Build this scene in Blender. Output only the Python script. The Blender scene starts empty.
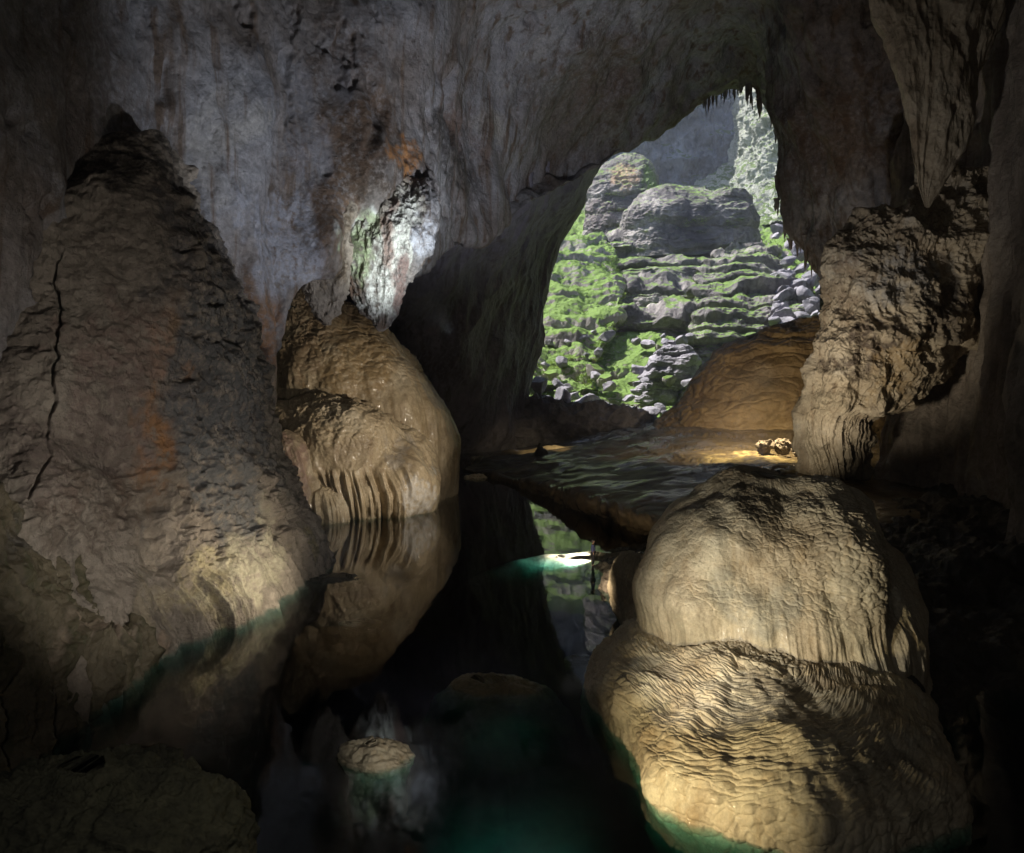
import bpy, math, random, time
_t0 = time.time()
import numpy as np
C = bpy.context.scene.collection
S = bpy.context.scene
random.seed(7)
F, HZ, CH = 700.0, 380.0, 12.0            # focal length (px), horizon row, camera height (m)

def at(px, py, D):
    return np.array([(px-512.0)/F*D, D, CH-(py-HZ)/F*D])

# ------------------------------------------------------------------ noise
_rs = np.random.RandomState(3)
_perm = _rs.permutation(256).astype(np.int64); _perm = np.concatenate([_perm, _perm, _perm])
_g = _rs.normal(size=(256, 3)); _g = (_g/np.linalg.norm(_g, axis=1)[:, None]).astype(np.float32)

from concurrent.futures import ThreadPoolExecutor
_pool = ThreadPoolExecutor(8)
_p32 = _perm.astype(np.int32); _gx, _gy, _gz = [np.ascontiguousarray(_g[:, k]) for k in range(3)]
def _pn1(x, y, z):
    xf = np.floor(x); yf = np.floor(y); zf = np.floor(z)
    fx = x-xf; fy = y-yf; fz = z-zf
    xi = xf.astype(np.int32) & 255; yi = yf.astype(np.int32) & 255; zi = zf.astype(np.int32) & 255
    u = fx*fx*fx*(fx*(fx*6-15)+10); v = fy*fy*fy*(fy*(fy*6-15)+10); w = fz*fz*fz*(fz*(fz*6-15)+10)
    A = _p32[xi]+yi; B = _p32[xi+1]+yi
    AA = _p32[A]+zi; AB = _p32[A+1]+zi; BA = _p32[B]+zi; BB = _p32[B+1]+zi
    def gr(h, X, Y, Z):
        h = _p32[h]
        return _gx[h]*X+_gy[h]*Y+_gz[h]*Z
    fx1 = fx-1; fy1 = fy-1; fz1 = fz-1
    a = gr(AA, fx, fy, fz); a += u*(gr(BA, fx1, fy, fz)-a)
    b = gr(AB, fx, fy1, fz); b += u*(gr(BB, fx1, fy1, fz)-b)
    c = gr(AA+1, fx, fy, fz1); c += u*(gr(BA+1, fx1, fy, fz1)-c)
    d = gr(AB+1, fx, fy1, fz1); d += u*(gr(BB+1, fx1, fy1, fz1)-d)
    a += v*(b-a); c += v*(d-c)
    return (a+w*(c-a))*1.5
def pn(x, y, z):
    x, y, z = np.broadcast_arrays(np.asarray(x, np.float32), np.asarray(y, np.float32), np.asarray(z, np.float32))
    sh = x.shape
    x = x.ravel(); y = y.ravel(); z = z.ravel(); n = x.size
    if n < 4000: return _pn1(x, y, z).reshape(sh)
    out = np.empty(n, np.float32); k = 32768
    def job(i): out[i:i+k] = _pn1(x[i:i+k], y[i:i+k], z[i:i+k])
    list(_pool.map(job, range(0, n, k)))
    return out.reshape(sh)

def fbm(P, s, o=4, st=(1,1,1), seed=0.0, gain=0.5):
    x = P[..., 0]/s*st[0]+seed; y = P[..., 1]/s*st[1]+seed*1.7; z = P[..., 2]/s*st[2]-seed
    a = 1.0; r = 0
    for i in range(o):
        r = r+a*pn(x, y, z); a *= gain; x = x*2.03+5.1; y = y*2.03+1.3; z = z*2.03+9.7
    return r

def ridged(P, s, o=4, st=(1,1,1), seed=0.0, gain=0.5):
    x = P[..., 0]/s*st[0]+seed; y = P[..., 1]/s*st[1]+seed*1.7; z = P[..., 2]/s*st[2]-seed
    a = 1.0; r = 0
    for i in range(o):
        r = r+a*(1-2.2*np.abs(pn(x, y, z))); a *= gain; x = x*2.03+5.1; y = y*2.03+1.3; z = z*2.03+9.7
    return r

def _sh1(x, y, ramp):
    xi = np.floor(x); yi = np.floor(y)
    bd = np.full(x.shape, 9.0, np.float32); b2 = bd.copy(); by = np.zeros(x.shape, np.float32)
    xn = xi.astype(np.int32); yn = yi.astype(np.int32)
    for dx in (-1, 0, 1):
        for dy in (-1, 0, 1):
            cx = xn+dx; cy = yn+dy
            h = _p32[_p32[cx & 255]+(cy & 255)]
            jx = cx+np.float32(.1)+h*np.float32(.8/255)
            jy = cy+np.float32(.1)+_p32[h+37]*np.float32(.8/255)
            d = (x-jx)**2+(y-jy)**2
            cl = d < bd
            b2 = np.where(cl, bd, np.minimum(b2, d)); by = np.where(cl, jy, by); bd = np.where(cl, d, bd)
    edge = np.clip((np.sqrt(b2)-np.sqrt(bd))*2.2, 0, 1)
    return (edge**0.5-0.6)*0.8+ramp*(y-by)
def shingle(U, V, s, asp=0.8, seed=0.0, ramp=0.7):
    """overlapping flowstone scales; V runs downwards"""
    x = (U/s+0.6*pn(U/s*0.6, V/s*0.6, seed)+.25*pn(U/s*1.7, V/s*1.7, seed)+seed*3.1).astype(np.float32)
    y = (V/(s*asp)+0.6*pn(U/s*0.6, V/s*0.6, seed+9.2)+.25*pn(U/s*1.7, V/s*1.7, seed+4)+seed*1.3).astype(np.float32)
    sh = x.shape; x = x.ravel(); y = y.ravel(); out = np.empty(x.size, np.float32); k = 32768
    def job(i): out[i:i+k] = _sh1(x[i:i+k], y[i:i+k], ramp)
    list(_pool.map(job, range(0, x.size, k)))
    return out.reshape(sh)

def flutes(U, V, s, seed=0.0, wob=0.25, o=3):
    x = U/s+wob*pn(U/s*0.3, V/s*0.12, seed); r = 0; a = 1.0
    for i in range(o):
        r = r+a*(1-3.0*np.abs(pn(x, V/s*0.045*(1+i*.4), seed+3.3*i))); a *= 0.5; x = x*2.07+4.3
    return r

def strata(P, s, seed=0.0, warp=0.35):
    t = P[..., 2]/s+warp*fbm(P, s*7, 3, (1,1,1.0), seed)+0.25*fbm(P, s*1.5, 2, (1,1,.3), seed+4)
    f = t-np.floor(t)
    k = np.floor(t)
    j = pn(k*7.31+.5, k*3.1+.2, seed+.5)
    return np.minimum(f*5, 1)*(1-f**3)+j*1.2

def smooth01(x): x = np.clip(x, 0, 1); return x*x*(3-2*x)

# ------------------------------------------------------------------ resampling of control grids
def resamp(A, n, axis):
    A = np.moveaxis(np.asarray(A, np.float64), axis, 0); m = A.shape[0]
    E = np.concatenate([2*A[:1]-A[1:2], A, 2*A[-1:]-A[-2:-1]], 0)
    t = np.linspace(0, m-1, n); i = np.minimum(t.astype(int), m-2); f = (t-i).reshape((-1,)+(1,)*(A.ndim-1))
    p0, p1, p2, p3 = E[i], E[i+1], E[i+2], E[i+3]
    r = 0.5*((2*p1)+(-p0+p2)*f+(2*p0-5*p1+4*p2-p3)*f**2+(-p0+3*p1-3*p2+p3)*f**3)
    return np.moveaxis(r, 0, axis)

def normals(P, wrap=False):
    if wrap:
        du = np.roll(P, -1, 1)-np.roll(P, 1, 1)
    else:
        du = np.gradient(P, axis=1)
    dv = np.gradient(P, axis=0)
    n = np.cross(du, dv); l = np.linalg.norm(n, axis=2, keepdims=True)
    return n/np.maximum(l, 1e-9)

def link(name, me, parent=None):
    o = bpy.data.objects.new(name, me); C.objects.link(o)
    if parent: o.parent = parent
    return o

def tag(o, label=None, cat=None, group=None, kind=None):
    if label: o['label'] = label
    if cat: o['category'] = cat
    if group: o['group'] = group
    if kind: o['kind'] = kind
    return o

def grid_mesh(name, P, mat, wrap=False, col=None, origin=None, cap=False):
    nv, nu = P.shape[:2]
    if origin is None: origin = np.zeros(3)
    V = (P-origin).reshape(-1, 3).astype(np.float32)
    ii = np.arange(nv*nu).reshape(nv, nu)
    if wrap:
        a = ii[:-1]; b = np.roll(ii, -1, 1)[:-1]; c = np.roll(ii, -1, 1)[1:]; d = ii[1:]
    else:
        a = ii[:-1, :-1]; b = ii[:-1, 1:]; c = ii[1:, 1:]; d = ii[1:, :-1]
    Q = np.stack([a, b, c, d], -1).reshape(-1, 4)
    me = bpy.data.meshes.new(name)
    me.vertices.add(len(V)); me.vertices.foreach_set('co', V.ravel())
    loops = Q.ravel().astype(np.int32)
    starts = np.arange(len(Q), dtype=np.int32)*4
    if cap:
        for row in (ii[0], ii[-1][::-1]):
            starts = np.append(starts, len(loops)).astype(np.int32)
            loops = np.append(loops, row).astype(np.int32)
    me.loops.add(len(loops)); me.loops.foreach_set('vertex_index', loops)
    me.polygons.add(len(starts)); me.polygons.foreach_set('loop_start', starts)
    me.update(calc_edges=True)
    me.polygons.foreach_set('use_smooth', np.ones(len(me.polygons), bool))
    if col is not None:
        at_ = me.color_attributes.new('tint', 'FLOAT_COLOR', 'POINT')
        at_.data.foreach_set('color', col.reshape(-1).astype(np.float32))
    me.materials.append(mat)
    o = link(name, me); o.location = origin
    if time.time()-_t0 > 0: print('built', o.name, round(time.time()-_t0, 1))
    return o

def tint_of(P, spots):
    """local stains, painted shade and lamplight: list of (px,py,D,radius_m,(r,g,b),strength)"""
    col = np.zeros(P.shape[:2]+(4,), np.float32)
    W = np.stack([fbm(P, 2.6, 4, (1,1,.55), 1.0), fbm(P, 2.6, 4, (1,1,.55), 7.0), fbm(P, 2.6, 4, (1,1,.45), 13.0)], -1).astype(np.float32)
    nz = .5*fbm(P, .8, 3, (1,1,.5), 5.0)
    P = P.astype(np.float32)
    for (px, py, D, r, c, s) in spots:
        c0 = at(px, py, D)
        rr = (r, r, r) if not isinstance(r, tuple) else r
        box = np.ones(P.shape[:2], bool)
        for k in range(3): box &= np.abs(P[..., k]-c0[k]) < rr[k]*1.4+min(rr[0], 3.0)*1.5
        ii = np.nonzero(box)
        if not len(ii[0]): continue
        d = (P[ii]+W[ii]*min(rr[0], 3.0)*0.9-c0)/np.array(rr)
        m = smooth01((1.0-np.sqrt((d**2).sum(-1)))*2.2+nz[ii])*s
        m = m*(np.sqrt((d**2).sum(-1)) < 1.35)
        cc = col[ii]
        for k in range(3): cc[:, k] = cc[:, k]*(1-m)+c[k]*m
        cc[:, 3] = cc[:, 3]*(1-m)+m
        col[ii] = cc
    return col

def sheet(name, ctrl, nu, nv, disp, mat, spots=None, world=False, closed_back=0):
    """rows x cols of (px,py,D) or world points -> displaced surface"""
    A = np.array(ctrl, np.float64)
    if not world:
        D = A[..., 2]; A = np.stack([(A[..., 0]-512)/F*D, D, CH-(A[..., 1]-HZ)/F*D], -1)
    P = resamp(resamp(A, nv, 0), nu, 1)
    U = np.cumsum(np.linalg.norm(np.diff(P, axis=1, prepend=P[:, :1]), axis=2), axis=1)
    U = U-U[:, nu//2:nu//2+1]
    U = 0.35*U+0.65*U.mean(0)[None]
    V = np.cumsum(np.linalg.norm(np.diff(P, axis=0, prepend=P[:1]), axis=2), axis=0)
    N = normals(P)
    cam = np.array([0, 0, CH])
    if ((cam-P)*N).sum(-1).mean() < 0: N = -N
    dd = disp(P, U, V); dd = dd-np.median(dd)
    Q = P+N*dd[..., None]
    col = tint_of(Q, spots) if spots else np.zeros(P.shape[:2]+(4,), np.float32)
    return grid_mesh(name, Q, mat, col=col)

def body(name, rows, D, ratio, nu, nv, disp, mat, spots=None, sq=2.0, hang=False, cx=0.0):
    """closed solid stacked from level cross-sections; rows are (py, x_left, x_right[, depth])"""
    R = np.array([(r[0], r[1], r[2], (r[3] if len(r) > 3 else D)) for r in rows], np.float64)
    z = CH-(R[:, 0]-HZ)/F*R[:, 3]
    X = (0.5*(R[:, 1]+R[:, 2])-512)/F*R[:, 3]; a = 0.5*(R[:, 2]-R[:, 1])/F*R[:, 3]
    K = np.stack([X, R[:, 3], z, a], 1)
    # cut the resampling evenly along the profile
    K = resamp(K, nv*4, 0)
    L = np.concatenate([[0], np.cumsum(np.hypot(np.diff(K[:, 2]), np.diff(K[:, 3]))+1e-6)])
    K = np.stack([np.interp(np.linspace(0, L[-1], nv), L, K[:, k]) for k in range(4)], 1)
    K[:, 3] = np.maximum(K[:, 3], 0.02)
    th = np.linspace(0, 2*np.pi, nu, endpoint=False)
    cs, sn = np.cos(th), np.sin(th)
    e = 2.0/sq
    ex = np.sign(cs)*np.abs(cs)**e; ey = np.sign(sn)*np.abs(sn)**e
    rt = ratio if np.isscalar(ratio) else ratio
    P = np.empty((nv, nu, 3))
    P[..., 0] = K[:, 0:1]+K[:, 3:4]*ex
    P[..., 1] = K[:, 1:2]+K[:, 3:4]*rt*ey
    P[..., 2] = K[:, 2:3]
    amean = np.percentile(K[:, 3], 70)
    U = (th*amean)[None]+np.zeros((nv, 1))
    # hide the seam at the far side
    U = ((th-np.pi/2) % (2*np.pi))[None]*amean+np.zeros((nv, 1))
    V = np.interp(np.linspace(0, 1, nv), np.linspace(0, 1, len(L)), L)[:, None]*0+np.linspace(0, L[-1], nv)[:, None]+np.zeros((1, nu))
    N = normals(P, True)
    Cc = np.stack([K[:, 0], K[:, 1], K[:, 2]], 1)[:, None]
    if (((P-Cc)*N).sum(-1)).mean() < 0: N = -N
    dd = disp(P, U, V); dd = dd-np.percentile(dd, 60)
    fade = np.minimum(1, K[:, 3:4]/(0.25*K[:, 3].max()))
    Q = P+N*(dd*fade)[..., None]
    col = tint_of(Q, spots) if spots else np.zeros(P.shape[:2]+(4,), np.float32)
    k = np.argmin(K[:, 2])
    org = np.array([K[k, 0], K[k, 1], K[k, 2]])
    return grid_mesh(name, Q, mat, wrap=True, col=col, origin=org, cap=True)

# ------------------------------------------------------------------ materials
def lin(c): return tuple((x/255.0/12.92 if x/255.0 <= 0.04045 else ((x/255.0+0.055)/1.055)**2.4) for x in c)

def rock(name, cols, scale=0.25, streak=None, streak_col=(.05,.04,.03), streak_amt=.5, spot_col=(.03,.025,.02), spot_amt=.3,
         rough=.6, bump=.25, bscale=3.0, moss=None, moss_amt=0.0, coat=0.0, spec=.4, spot_scale=1.2, grain=.28):
    m = bpy.data.materials.new(name); m.use_nodes = True
    nt = m.node_tree; N = nt.nodes; Lk = nt.links
    b = N['Principled BSDF']; b.inputs['Roughness'].default_value = rough
    b.inputs['Specular IOR Level'].default_value = spec
    if coat: b.inputs['Coat Weight'].default_value = coat; b.inputs['Coat Roughness'].default_value = .12
    tc = N.new('ShaderNodeTexCoord')
    geo = N.new('ShaderNodeNewGeometry')
    pos = geo.outputs['Position']
    n1 = N.new('ShaderNodeTexNoise'); n1.inputs['Scale'].default_value = scale; n1.inputs['Detail'].default_value = 9
    n1.inputs['Roughness'].default_value = .62; n1.inputs['Distortion'].default_value = .6
    Lk.new(pos, n1.inputs['Vector'])
    cr = N.new('ShaderNodeValToRGB'); Lk.new(n1.outputs['Fac'], cr.inputs[0])
    el = cr.color_ramp.elements
    k = len(cols)
    el[0].position = .3; el[0].color = (*cols[0], 1); el[1].position = .72; el[1].color = (*cols[-1], 1)
    for i in range(1, k-1):
        e = el.new(.3+.42*i/(k-1)); e.color = (*cols[i], 1)
    cur = cr.outputs['Color']
    def mix(a, bcol, fac):
        mx = N.new('ShaderNodeMix'); mx.data_type = 'RGBA'
        Lk.new(a, mx.inputs['A'])
        if isinstance(bcol, tuple): mx.inputs['B'].default_value = (*bcol, 1)
        else: Lk.new(bcol, mx.inputs['B'])
        Lk.new(fac, mx.inputs['Factor'])
        return mx.outputs['Result']
    def ramp(src, lo, hi, amt):
        r = N.new('ShaderNodeMapRange'); Lk.new(src, r.inputs['Value'])
        r.inputs['From Min'].default_value = lo; r.inputs['From Max'].default_value = hi; r.inputs['To Max'].default_value = amt
        r.interpolation_type = 'SMOOTHSTEP'
        return r.outputs['Result']
    if streak:
        mp = N.new('ShaderNodeMapping'); mp.inputs['Scale'].default_value = (1, 1, .07); Lk.new(pos, mp.inputs['Vector'])
        ns = N.new('ShaderNodeTexNoise'); ns.inputs['Scale'].default_value = streak; ns.inputs['Detail'].default_value = 6
        ns.inputs['Roughness'].default_value = .6; ns.inputs['Distortion'].default_value = .3
        Lk.new(mp.outputs['Vector'], ns.inputs['Vector'])
        cur = mix(cur, streak_col, ramp(ns.outputs['Fac'], .5, .66, streak_amt))
    # a second, mid-scale mottling
    n2 = N.new('ShaderNodeTexNoise'); n2.inputs['Scale'].default_value = spot_scale; n2.inputs['Detail'].default_value = 7
    n2.inputs['Roughness'].default_value = .7; n2.inputs['Distortion'].default_value = 1.0
    Lk.new(pos, n2.inputs['Vector'])
    cur = mix(cur, spot_col, ramp(n2.outputs['Fac'], .56, .68, spot_amt))
    # local stains, with some painted shade and lamplight
    va = N.new('ShaderNodeVertexColor'); va.layer_name = 'tint'
    nv = N.new('ShaderNodeTexNoise'); nv.inputs['Scale'].default_value = 1.9; nv.inputs['Detail'].default_value = 8
    nv.inputs['Roughness'].default_value = .7
    Lk.new(pos, nv.inputs['Vector'])
    mm = N.new('ShaderNodeMath'); mm.operation = 'MULTIPLY'
    Lk.new(va.outputs['Alpha'], mm.inputs[0]); Lk.new(ramp(nv.outputs['Fac'], .34, .56, 1.0), mm.inputs[1])
    cur = mix(cur, va.outputs['Color'], mm.outputs[0])
    if moss:
        sep = N.new('ShaderNodeSeparateXYZ'); Lk.new(geo.outputs['Normal'], sep.inputs[0])
        nm = N.new('ShaderNodeTexNoise'); nm.inputs['Scale'].default_value = .12; nm.inputs['Detail'].default_value = 8
        nm.inputs['Roughness'].default_value = .65; Lk.new(pos, nm.inputs['Vector'])
        a = N.new('ShaderNodeMath'); a.operation = 'ADD'; Lk.new(sep.outputs['Z'], a.inputs[0]); Lk.new(nm.outputs['Fac'], a.inputs[1])
        cur = mix(cur, moss, ramp(a.outputs[0], 1.15-moss_amt, 1.4-moss_amt, .95))
    nf = N.new('ShaderNodeTexNoise'); nf.inputs['Scale'].default_value = bscale*1.3; nf.inputs['Detail'].default_value = 7
    nf.inputs['Roughness'].default_value = .75; Lk.new(pos, nf.inputs['Vector'])
    fr_ = N.new('ShaderNodeMapRange'); Lk.new(nf.outputs['Fac'], fr_.inputs['Value']); fr_.inputs['From Min'].default_value = .3; fr_.inputs['From Max'].default_value = .7
    fr_.inputs['To Min'].default_value = 1-grain; fr_.inputs['To Max'].default_value = 1+grain*.7
    hm = N.new('ShaderNodeVectorMath'); hm.operation = 'SCALE'; Lk.new(cur, hm.inputs[0]); Lk.new(fr_.outputs['Result'], hm.inputs['Scale'])
    cur = hm.outputs[0]
    Lk.new(cur, b.inputs['Base Color'])
    nb = N.new('ShaderNodeTexNoise'); nb.inputs['Scale'].default_value = bscale; nb.inputs['Detail'].default_value = 8
    nb.inputs['Roughness'].default_value = .68; Lk.new(pos, nb.inputs['Vector'])
    bp = N.new('ShaderNodeBump'); bp.inputs['Strength'].default_value = 1.0; bp.inputs['Distance'].default_value = bump
    Lk.new(nb.outputs['Fac'], bp.inputs['Height']); Lk.new(bp.outputs['Normal'], b.inputs['Normal'])
    rr = N.new('ShaderNodeMapRange'); Lk.new(n2.outputs['Fac'], rr.inputs['Value'])
    rr.inputs['To Min'].default_value = max(.05, rough-.2); rr.inputs['To Max'].default_value = min(1, rough+.2)
    Lk.new(rr.outputs['Result'], b.inputs['Roughness'])
    return m

M = {}
M['wall'] = rock('cave_limestone', [(.11,.085,.065), (.24,.215,.21), (.30,.30,.33), (.40,.385,.37)], .07, .8, (.13,.085,.055), .85, (.075,.05,.035), .75, .7, .38, 1.5, spot_scale=.26, grain=.42)
M['tunnel'] = rock('tunnel_limestone', [(.16,.15,.18), (.22,.21,.27), (.30,.29,.36)], .1, .9, (.10,.085,.09), .6, (.08,.07,.08), .3, .6, .5, .8, spot_scale=.3)
M['butt'] = rock('buttress_rock', [(.17,.145,.12), (.29,.245,.205), (.37,.32,.27), (.23,.21,.185)], .16, 1.1, (.09,.07,.055), .35, (.10,.08,.07), .45, .65, .34, 2.2, spot_scale=.6)
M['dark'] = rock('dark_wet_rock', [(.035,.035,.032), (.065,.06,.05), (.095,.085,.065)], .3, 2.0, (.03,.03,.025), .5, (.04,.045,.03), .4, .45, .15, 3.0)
M['flow'] = rock('tan_flowstone', [(.24,.18,.11), (.39,.31,.20), (.47,.38,.25), (.52,.45,.33)], .22, 1.5, (.23,.16,.09), .45, (.20,.13,.07), .35, .5, .06, 5.0, spot_scale=.5, coat=.2)
M['flowL'] = rock('cream_flowstone', [(.33,.26,.17), (.47,.40,.29), (.56,.50,.37), (.62,.58,.47)], .35, 2.5, (.34,.24,.12), .35, (.22,.18,.11), .3, .55, .05, 7.0, coat=.08)
M['brown'] = rock('brown_flowstone', [(.14,.10,.055), (.25,.18,.095), (.31,.235,.135)], .1, .6, (.12,.07,.03), .5, (.10,.06,.03), .4, .5, .3, 1.2, spot_scale=.3)
M['col'] = rock('grey_tan_flowstone', [(.20,.16,.11), (.34,.28,.20), (.42,.36,.27), (.33,.31,.28)], .18, 1.4, (.15,.10,.055), .55, (.08,.065,.05), .55, .55, .15, 2.5, spot_scale=.5)
M['wet'] = rock('wet_terrace_flowstone', [(.045,.034,.022), (.10,.075,.045), (.17,.13,.075)], .2, None, (0,0,0), 0, (.06,.045,.03), .5, .55, .06, 1.2, coat=1.0, spec=.4)
def wet_patches(m):
    N = m.node_tree.nodes; L = m.node_tree.links; b = N['Principled BSDF']
    g = N.new('ShaderNodeNewGeometry'); mp = N.new('ShaderNodeMapping'); mp.inputs['Scale'].default_value = (.5, .9, 1); L.new(g.outputs['Position'], mp.inputs['Vector'])
    n = N.new('ShaderNodeTexNoise'); n.inputs['Scale'].default_value = .28; n.inputs['Detail'].default_value = 5; n.inputs['Distortion'].default_value = .6; L.new(mp.outputs[0], n.inputs['Vector'])
    r = N.new('ShaderNodeMapRange'); r.interpolation_type = 'SMOOTHSTEP'; L.new(n.outputs['Fac'], r.inputs['Value']); r.inputs['From Min'].default_value = .46; r.inputs['From Max'].default_value = .57
    L.new(N['Bump'].outputs[0], b.inputs['Coat Normal'])
    L.new(r.outputs[0], b.inputs['Coat Weight']); b.inputs['Coat Roughness'].default_value = .07; b.inputs['Specular IOR Level'].default_value = .25
wet_patches(M['wet'])
M['strata'] = rock('layered_grey_rock', [(.05,.045,.055), (.16,.145,.15), (.46,.42,.41)], .08, .5, (.06,.06,.065), .6, (.12,.11,.11), .4, .8, .5, .8, moss=(.11,.19,.03), moss_amt=.03)
M['mossy'] = rock('mossy_rock', [(.14,.13,.13), (.30,.27,.26), (.48,.45,.42)], .1, None, (0,0,0), 0, (.07,.06,.055), .5, .85, .5, .8, moss=(.12,.21,.03), moss_amt=.33)
M['boulder'] = rock('grey_boulder', [(.10,.10,.12), (.24,.23,.27), (.40,.38,.43)], .2, None, (0,0,0), 0, (.06,.05,.06), .4, .7, .4, 1.0)
M['cliff'] = rock('doline_cliff', [(.05,.06,.08), (.15,.165,.21), (.32,.34,.40)], .03, .25, (.05,.055,.07), .6, (.06,.08,.05), .6, .9, 2.5, .15, moss=(.06,.10,.03), moss_amt=.15, spot_scale=.12)
M['cliffg'] = rock('green_grey_cliff', [(.20,.21,.19), (.33,.34,.31), (.45,.45,.42)], .06, .4, (.09,.12,.05), .6, (.06,.10,.025), .75, .9, 1.2, .4, moss=(.07,.12,.02), moss_amt=.2, spot_scale=.2)
M['bed'] = rock('pool_bed_silt', [(.16,.22,.18), (.26,.34,.28), (.38,.45,.36)], .3, None, (0,0,0), 0, (.12,.13,.10), .5, .9, .1, 2.0, spot_scale=.35)

def simple(name, c, rough=.7, noise=.15):
    m = bpy.data.materials.new(name); m.use_nodes = True; N = m.node_tree.nodes; L = m.node_tree.links
    b = N['Principled BSDF']; b.inputs['Roughness'].default_value = rough
    n = N.new('ShaderNodeTexNoise'); n.inputs['Scale'].default_value = 12
    mx = N.new('ShaderNodeMix'); mx.data_type = 'RGBA'; mx.inputs['A'].default_value = (*[x*(1-noise) for x in c], 1)
    mx.inputs['B'].default_value = (*[min(1, x*(1+noise)) for x in c], 1)
    L.new(n.outputs['Fac'], mx.inputs['Factor']); L.new(mx.outputs['Result'], b.inputs['Base Color'])
    return m

def water_mat():
    m = bpy.data.materials.new('clear_cave_water'); m.use_nodes = True; N = m.node_tree.nodes; L = m.node_tree.links
    N.remove(N['Principled BSDF']); out = N['Material Output']
    gl = N.new('ShaderNodeBsdfGlossy'); gl.inputs['Roughness'].default_value = .03; gl.inputs['Color'].default_value = (1,1,1,1)
    tr = N.new('ShaderNodeBsdfTransparent'); tr.inputs['Color'].default_value = (1,1,1,1)
    va_ = N.new('ShaderNodeVolumeAbsorption'); va_.inputs['Color'].default_value = (.34,.72,.71,1); va_.inputs['Density'].default_value = 1.9; L.new(va_.outputs[0], out.inputs['Volume'])
    # Schlick reflectance, the same from above and from below
    ge = N.new('ShaderNodeNewGeometry'); dt = N.new('ShaderNodeVectorMath'); dt.operation = 'DOT_PRODUCT'; L.new(ge.outputs['Incoming'], dt.inputs[0]); L.new(ge.outputs['Normal'], dt.inputs[1])
    def mth(op, a, b=None):
        n_ = N.new('ShaderNodeMath'); n_.operation = op
        for i_, v_ in enumerate((a, b)):
            if v_ is None: continue
            if isinstance(v_, (int, float)): n_.inputs[i_].default_value = v_
            else: L.new(v_, n_.inputs[i_])
        return n_.outputs[0]
    fr = N.new('ShaderNodeMath'); fr.operation = 'ADD'; fr.inputs[1].default_value = .02
    L.new(mth('MULTIPLY', mth('POWER', mth('SUBTRACT', 1.0, mth('ABSOLUTE', dt.outputs['Value'])), 5.0), .98), fr.inputs[0])
    mx = N.new('ShaderNodeMixShader'); L.new(fr.outputs[0], mx.inputs[0]); L.new(tr.outputs[0], mx.inputs[1]); L.new(gl.outputs[0], mx.inputs[2])
    tc = N.new('ShaderNodeNewGeometry')
    mp = N.new('ShaderNodeMapping'); mp.inputs['Scale'].default_value = (1, .6, 1); L.new(tc.outputs['Position'], mp.inputs['Vector'])
    n = N.new('ShaderNodeTexNoise'); n.inputs['Scale'].default_value = .7; n.inputs['Detail'].default_value = 2; L.new(mp.outputs[0], n.inputs['Vector'])
    bp = N.new('ShaderNodeBump'); bp.inputs['Distance'].default_value = .012; bp.inputs['Strength'].default_value = .6
    L.new(n.outputs['Fac'], bp.inputs['Height']); L.new(bp.outputs[0], gl.inputs['Normal'])
    L.new(mx.outputs[0], out.inputs['Surface'])
    return m
M['water'] = water_mat()

Q_ = 1.0
def q(n): return max(8, int(n*Q_))

# ------------------------------------------------------------------ the big wall and ceiling
edge = [(-150,600,23),(30,560,32),(130,470,40),(205,400,47),(262,416,52),(292,300,57),(335,255,61),(382,280,64),(428,262,74),
        (470,238,85),(512,218,96),(565,196,107),(620,160,114),(680,119,118),(724,93,118),(748,84,117),(774,110,112),(790,144,107),
        (785,184,103),(793,230,99),(818,264,96),(842,286,94),(930,320,90),(1160,330,84)]
topD = [25,33,42,50,54,57,60,63,67,71,74,76,77,77,77,77,77,76,75,74,73,72,68,58]
E = np.array([at(*e) for e in edge])
T = np.array([at(e[0] if e[0] < 700 else e[0]+(e[0]-745)*.1, -70, d) for e, d in zip(edge, topD)])
rowsA = []
back = E.copy()
for i in range(len(E)):
    sgn = 1.0
    back[i] = E[i]+np.array([-1.5 if i < 15 else 3.0, 9, 5.0 if i > 3 else 1])
back[4] = E[4]+np.array([-.5, 3, 3]); back[6] = E[6]+np.array([0, 4, 10]); back[7] = E[7]+np.array([0, 4, 10]); back[8] = E[8]+np.array([0, 6, 9])
rowsA.append(back); rowsA.append(E+(back-E)*.25)
rowsA.append(E)
for t in (.12, .3, .5, .72, 1.0):
    R = E*(1-t)+T*t
    bul = math.sin(math.pi*t)
    R[9:20, 2] += 4.0*bul
    R[9:18, 1] += 5.0*bul
    R[:8, 0] -= 1.2*bul
    rowsA.append(R)
o1 = T.copy(); o1[:, 0] *= .72; o1[:, 1] *= .62; o1[:, 2] = np.maximum(o1[:, 2]*1.05, 52); rowsA.append(o1)
o2 = T.copy(); o2[:, 0] *= .55; o2[:, 1] = -10; o2[:, 2] = 62; rowsA.append(o2)
o3 = o2.copy(); o3[:, 1] = -50; rowsA.append(o3)

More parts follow.
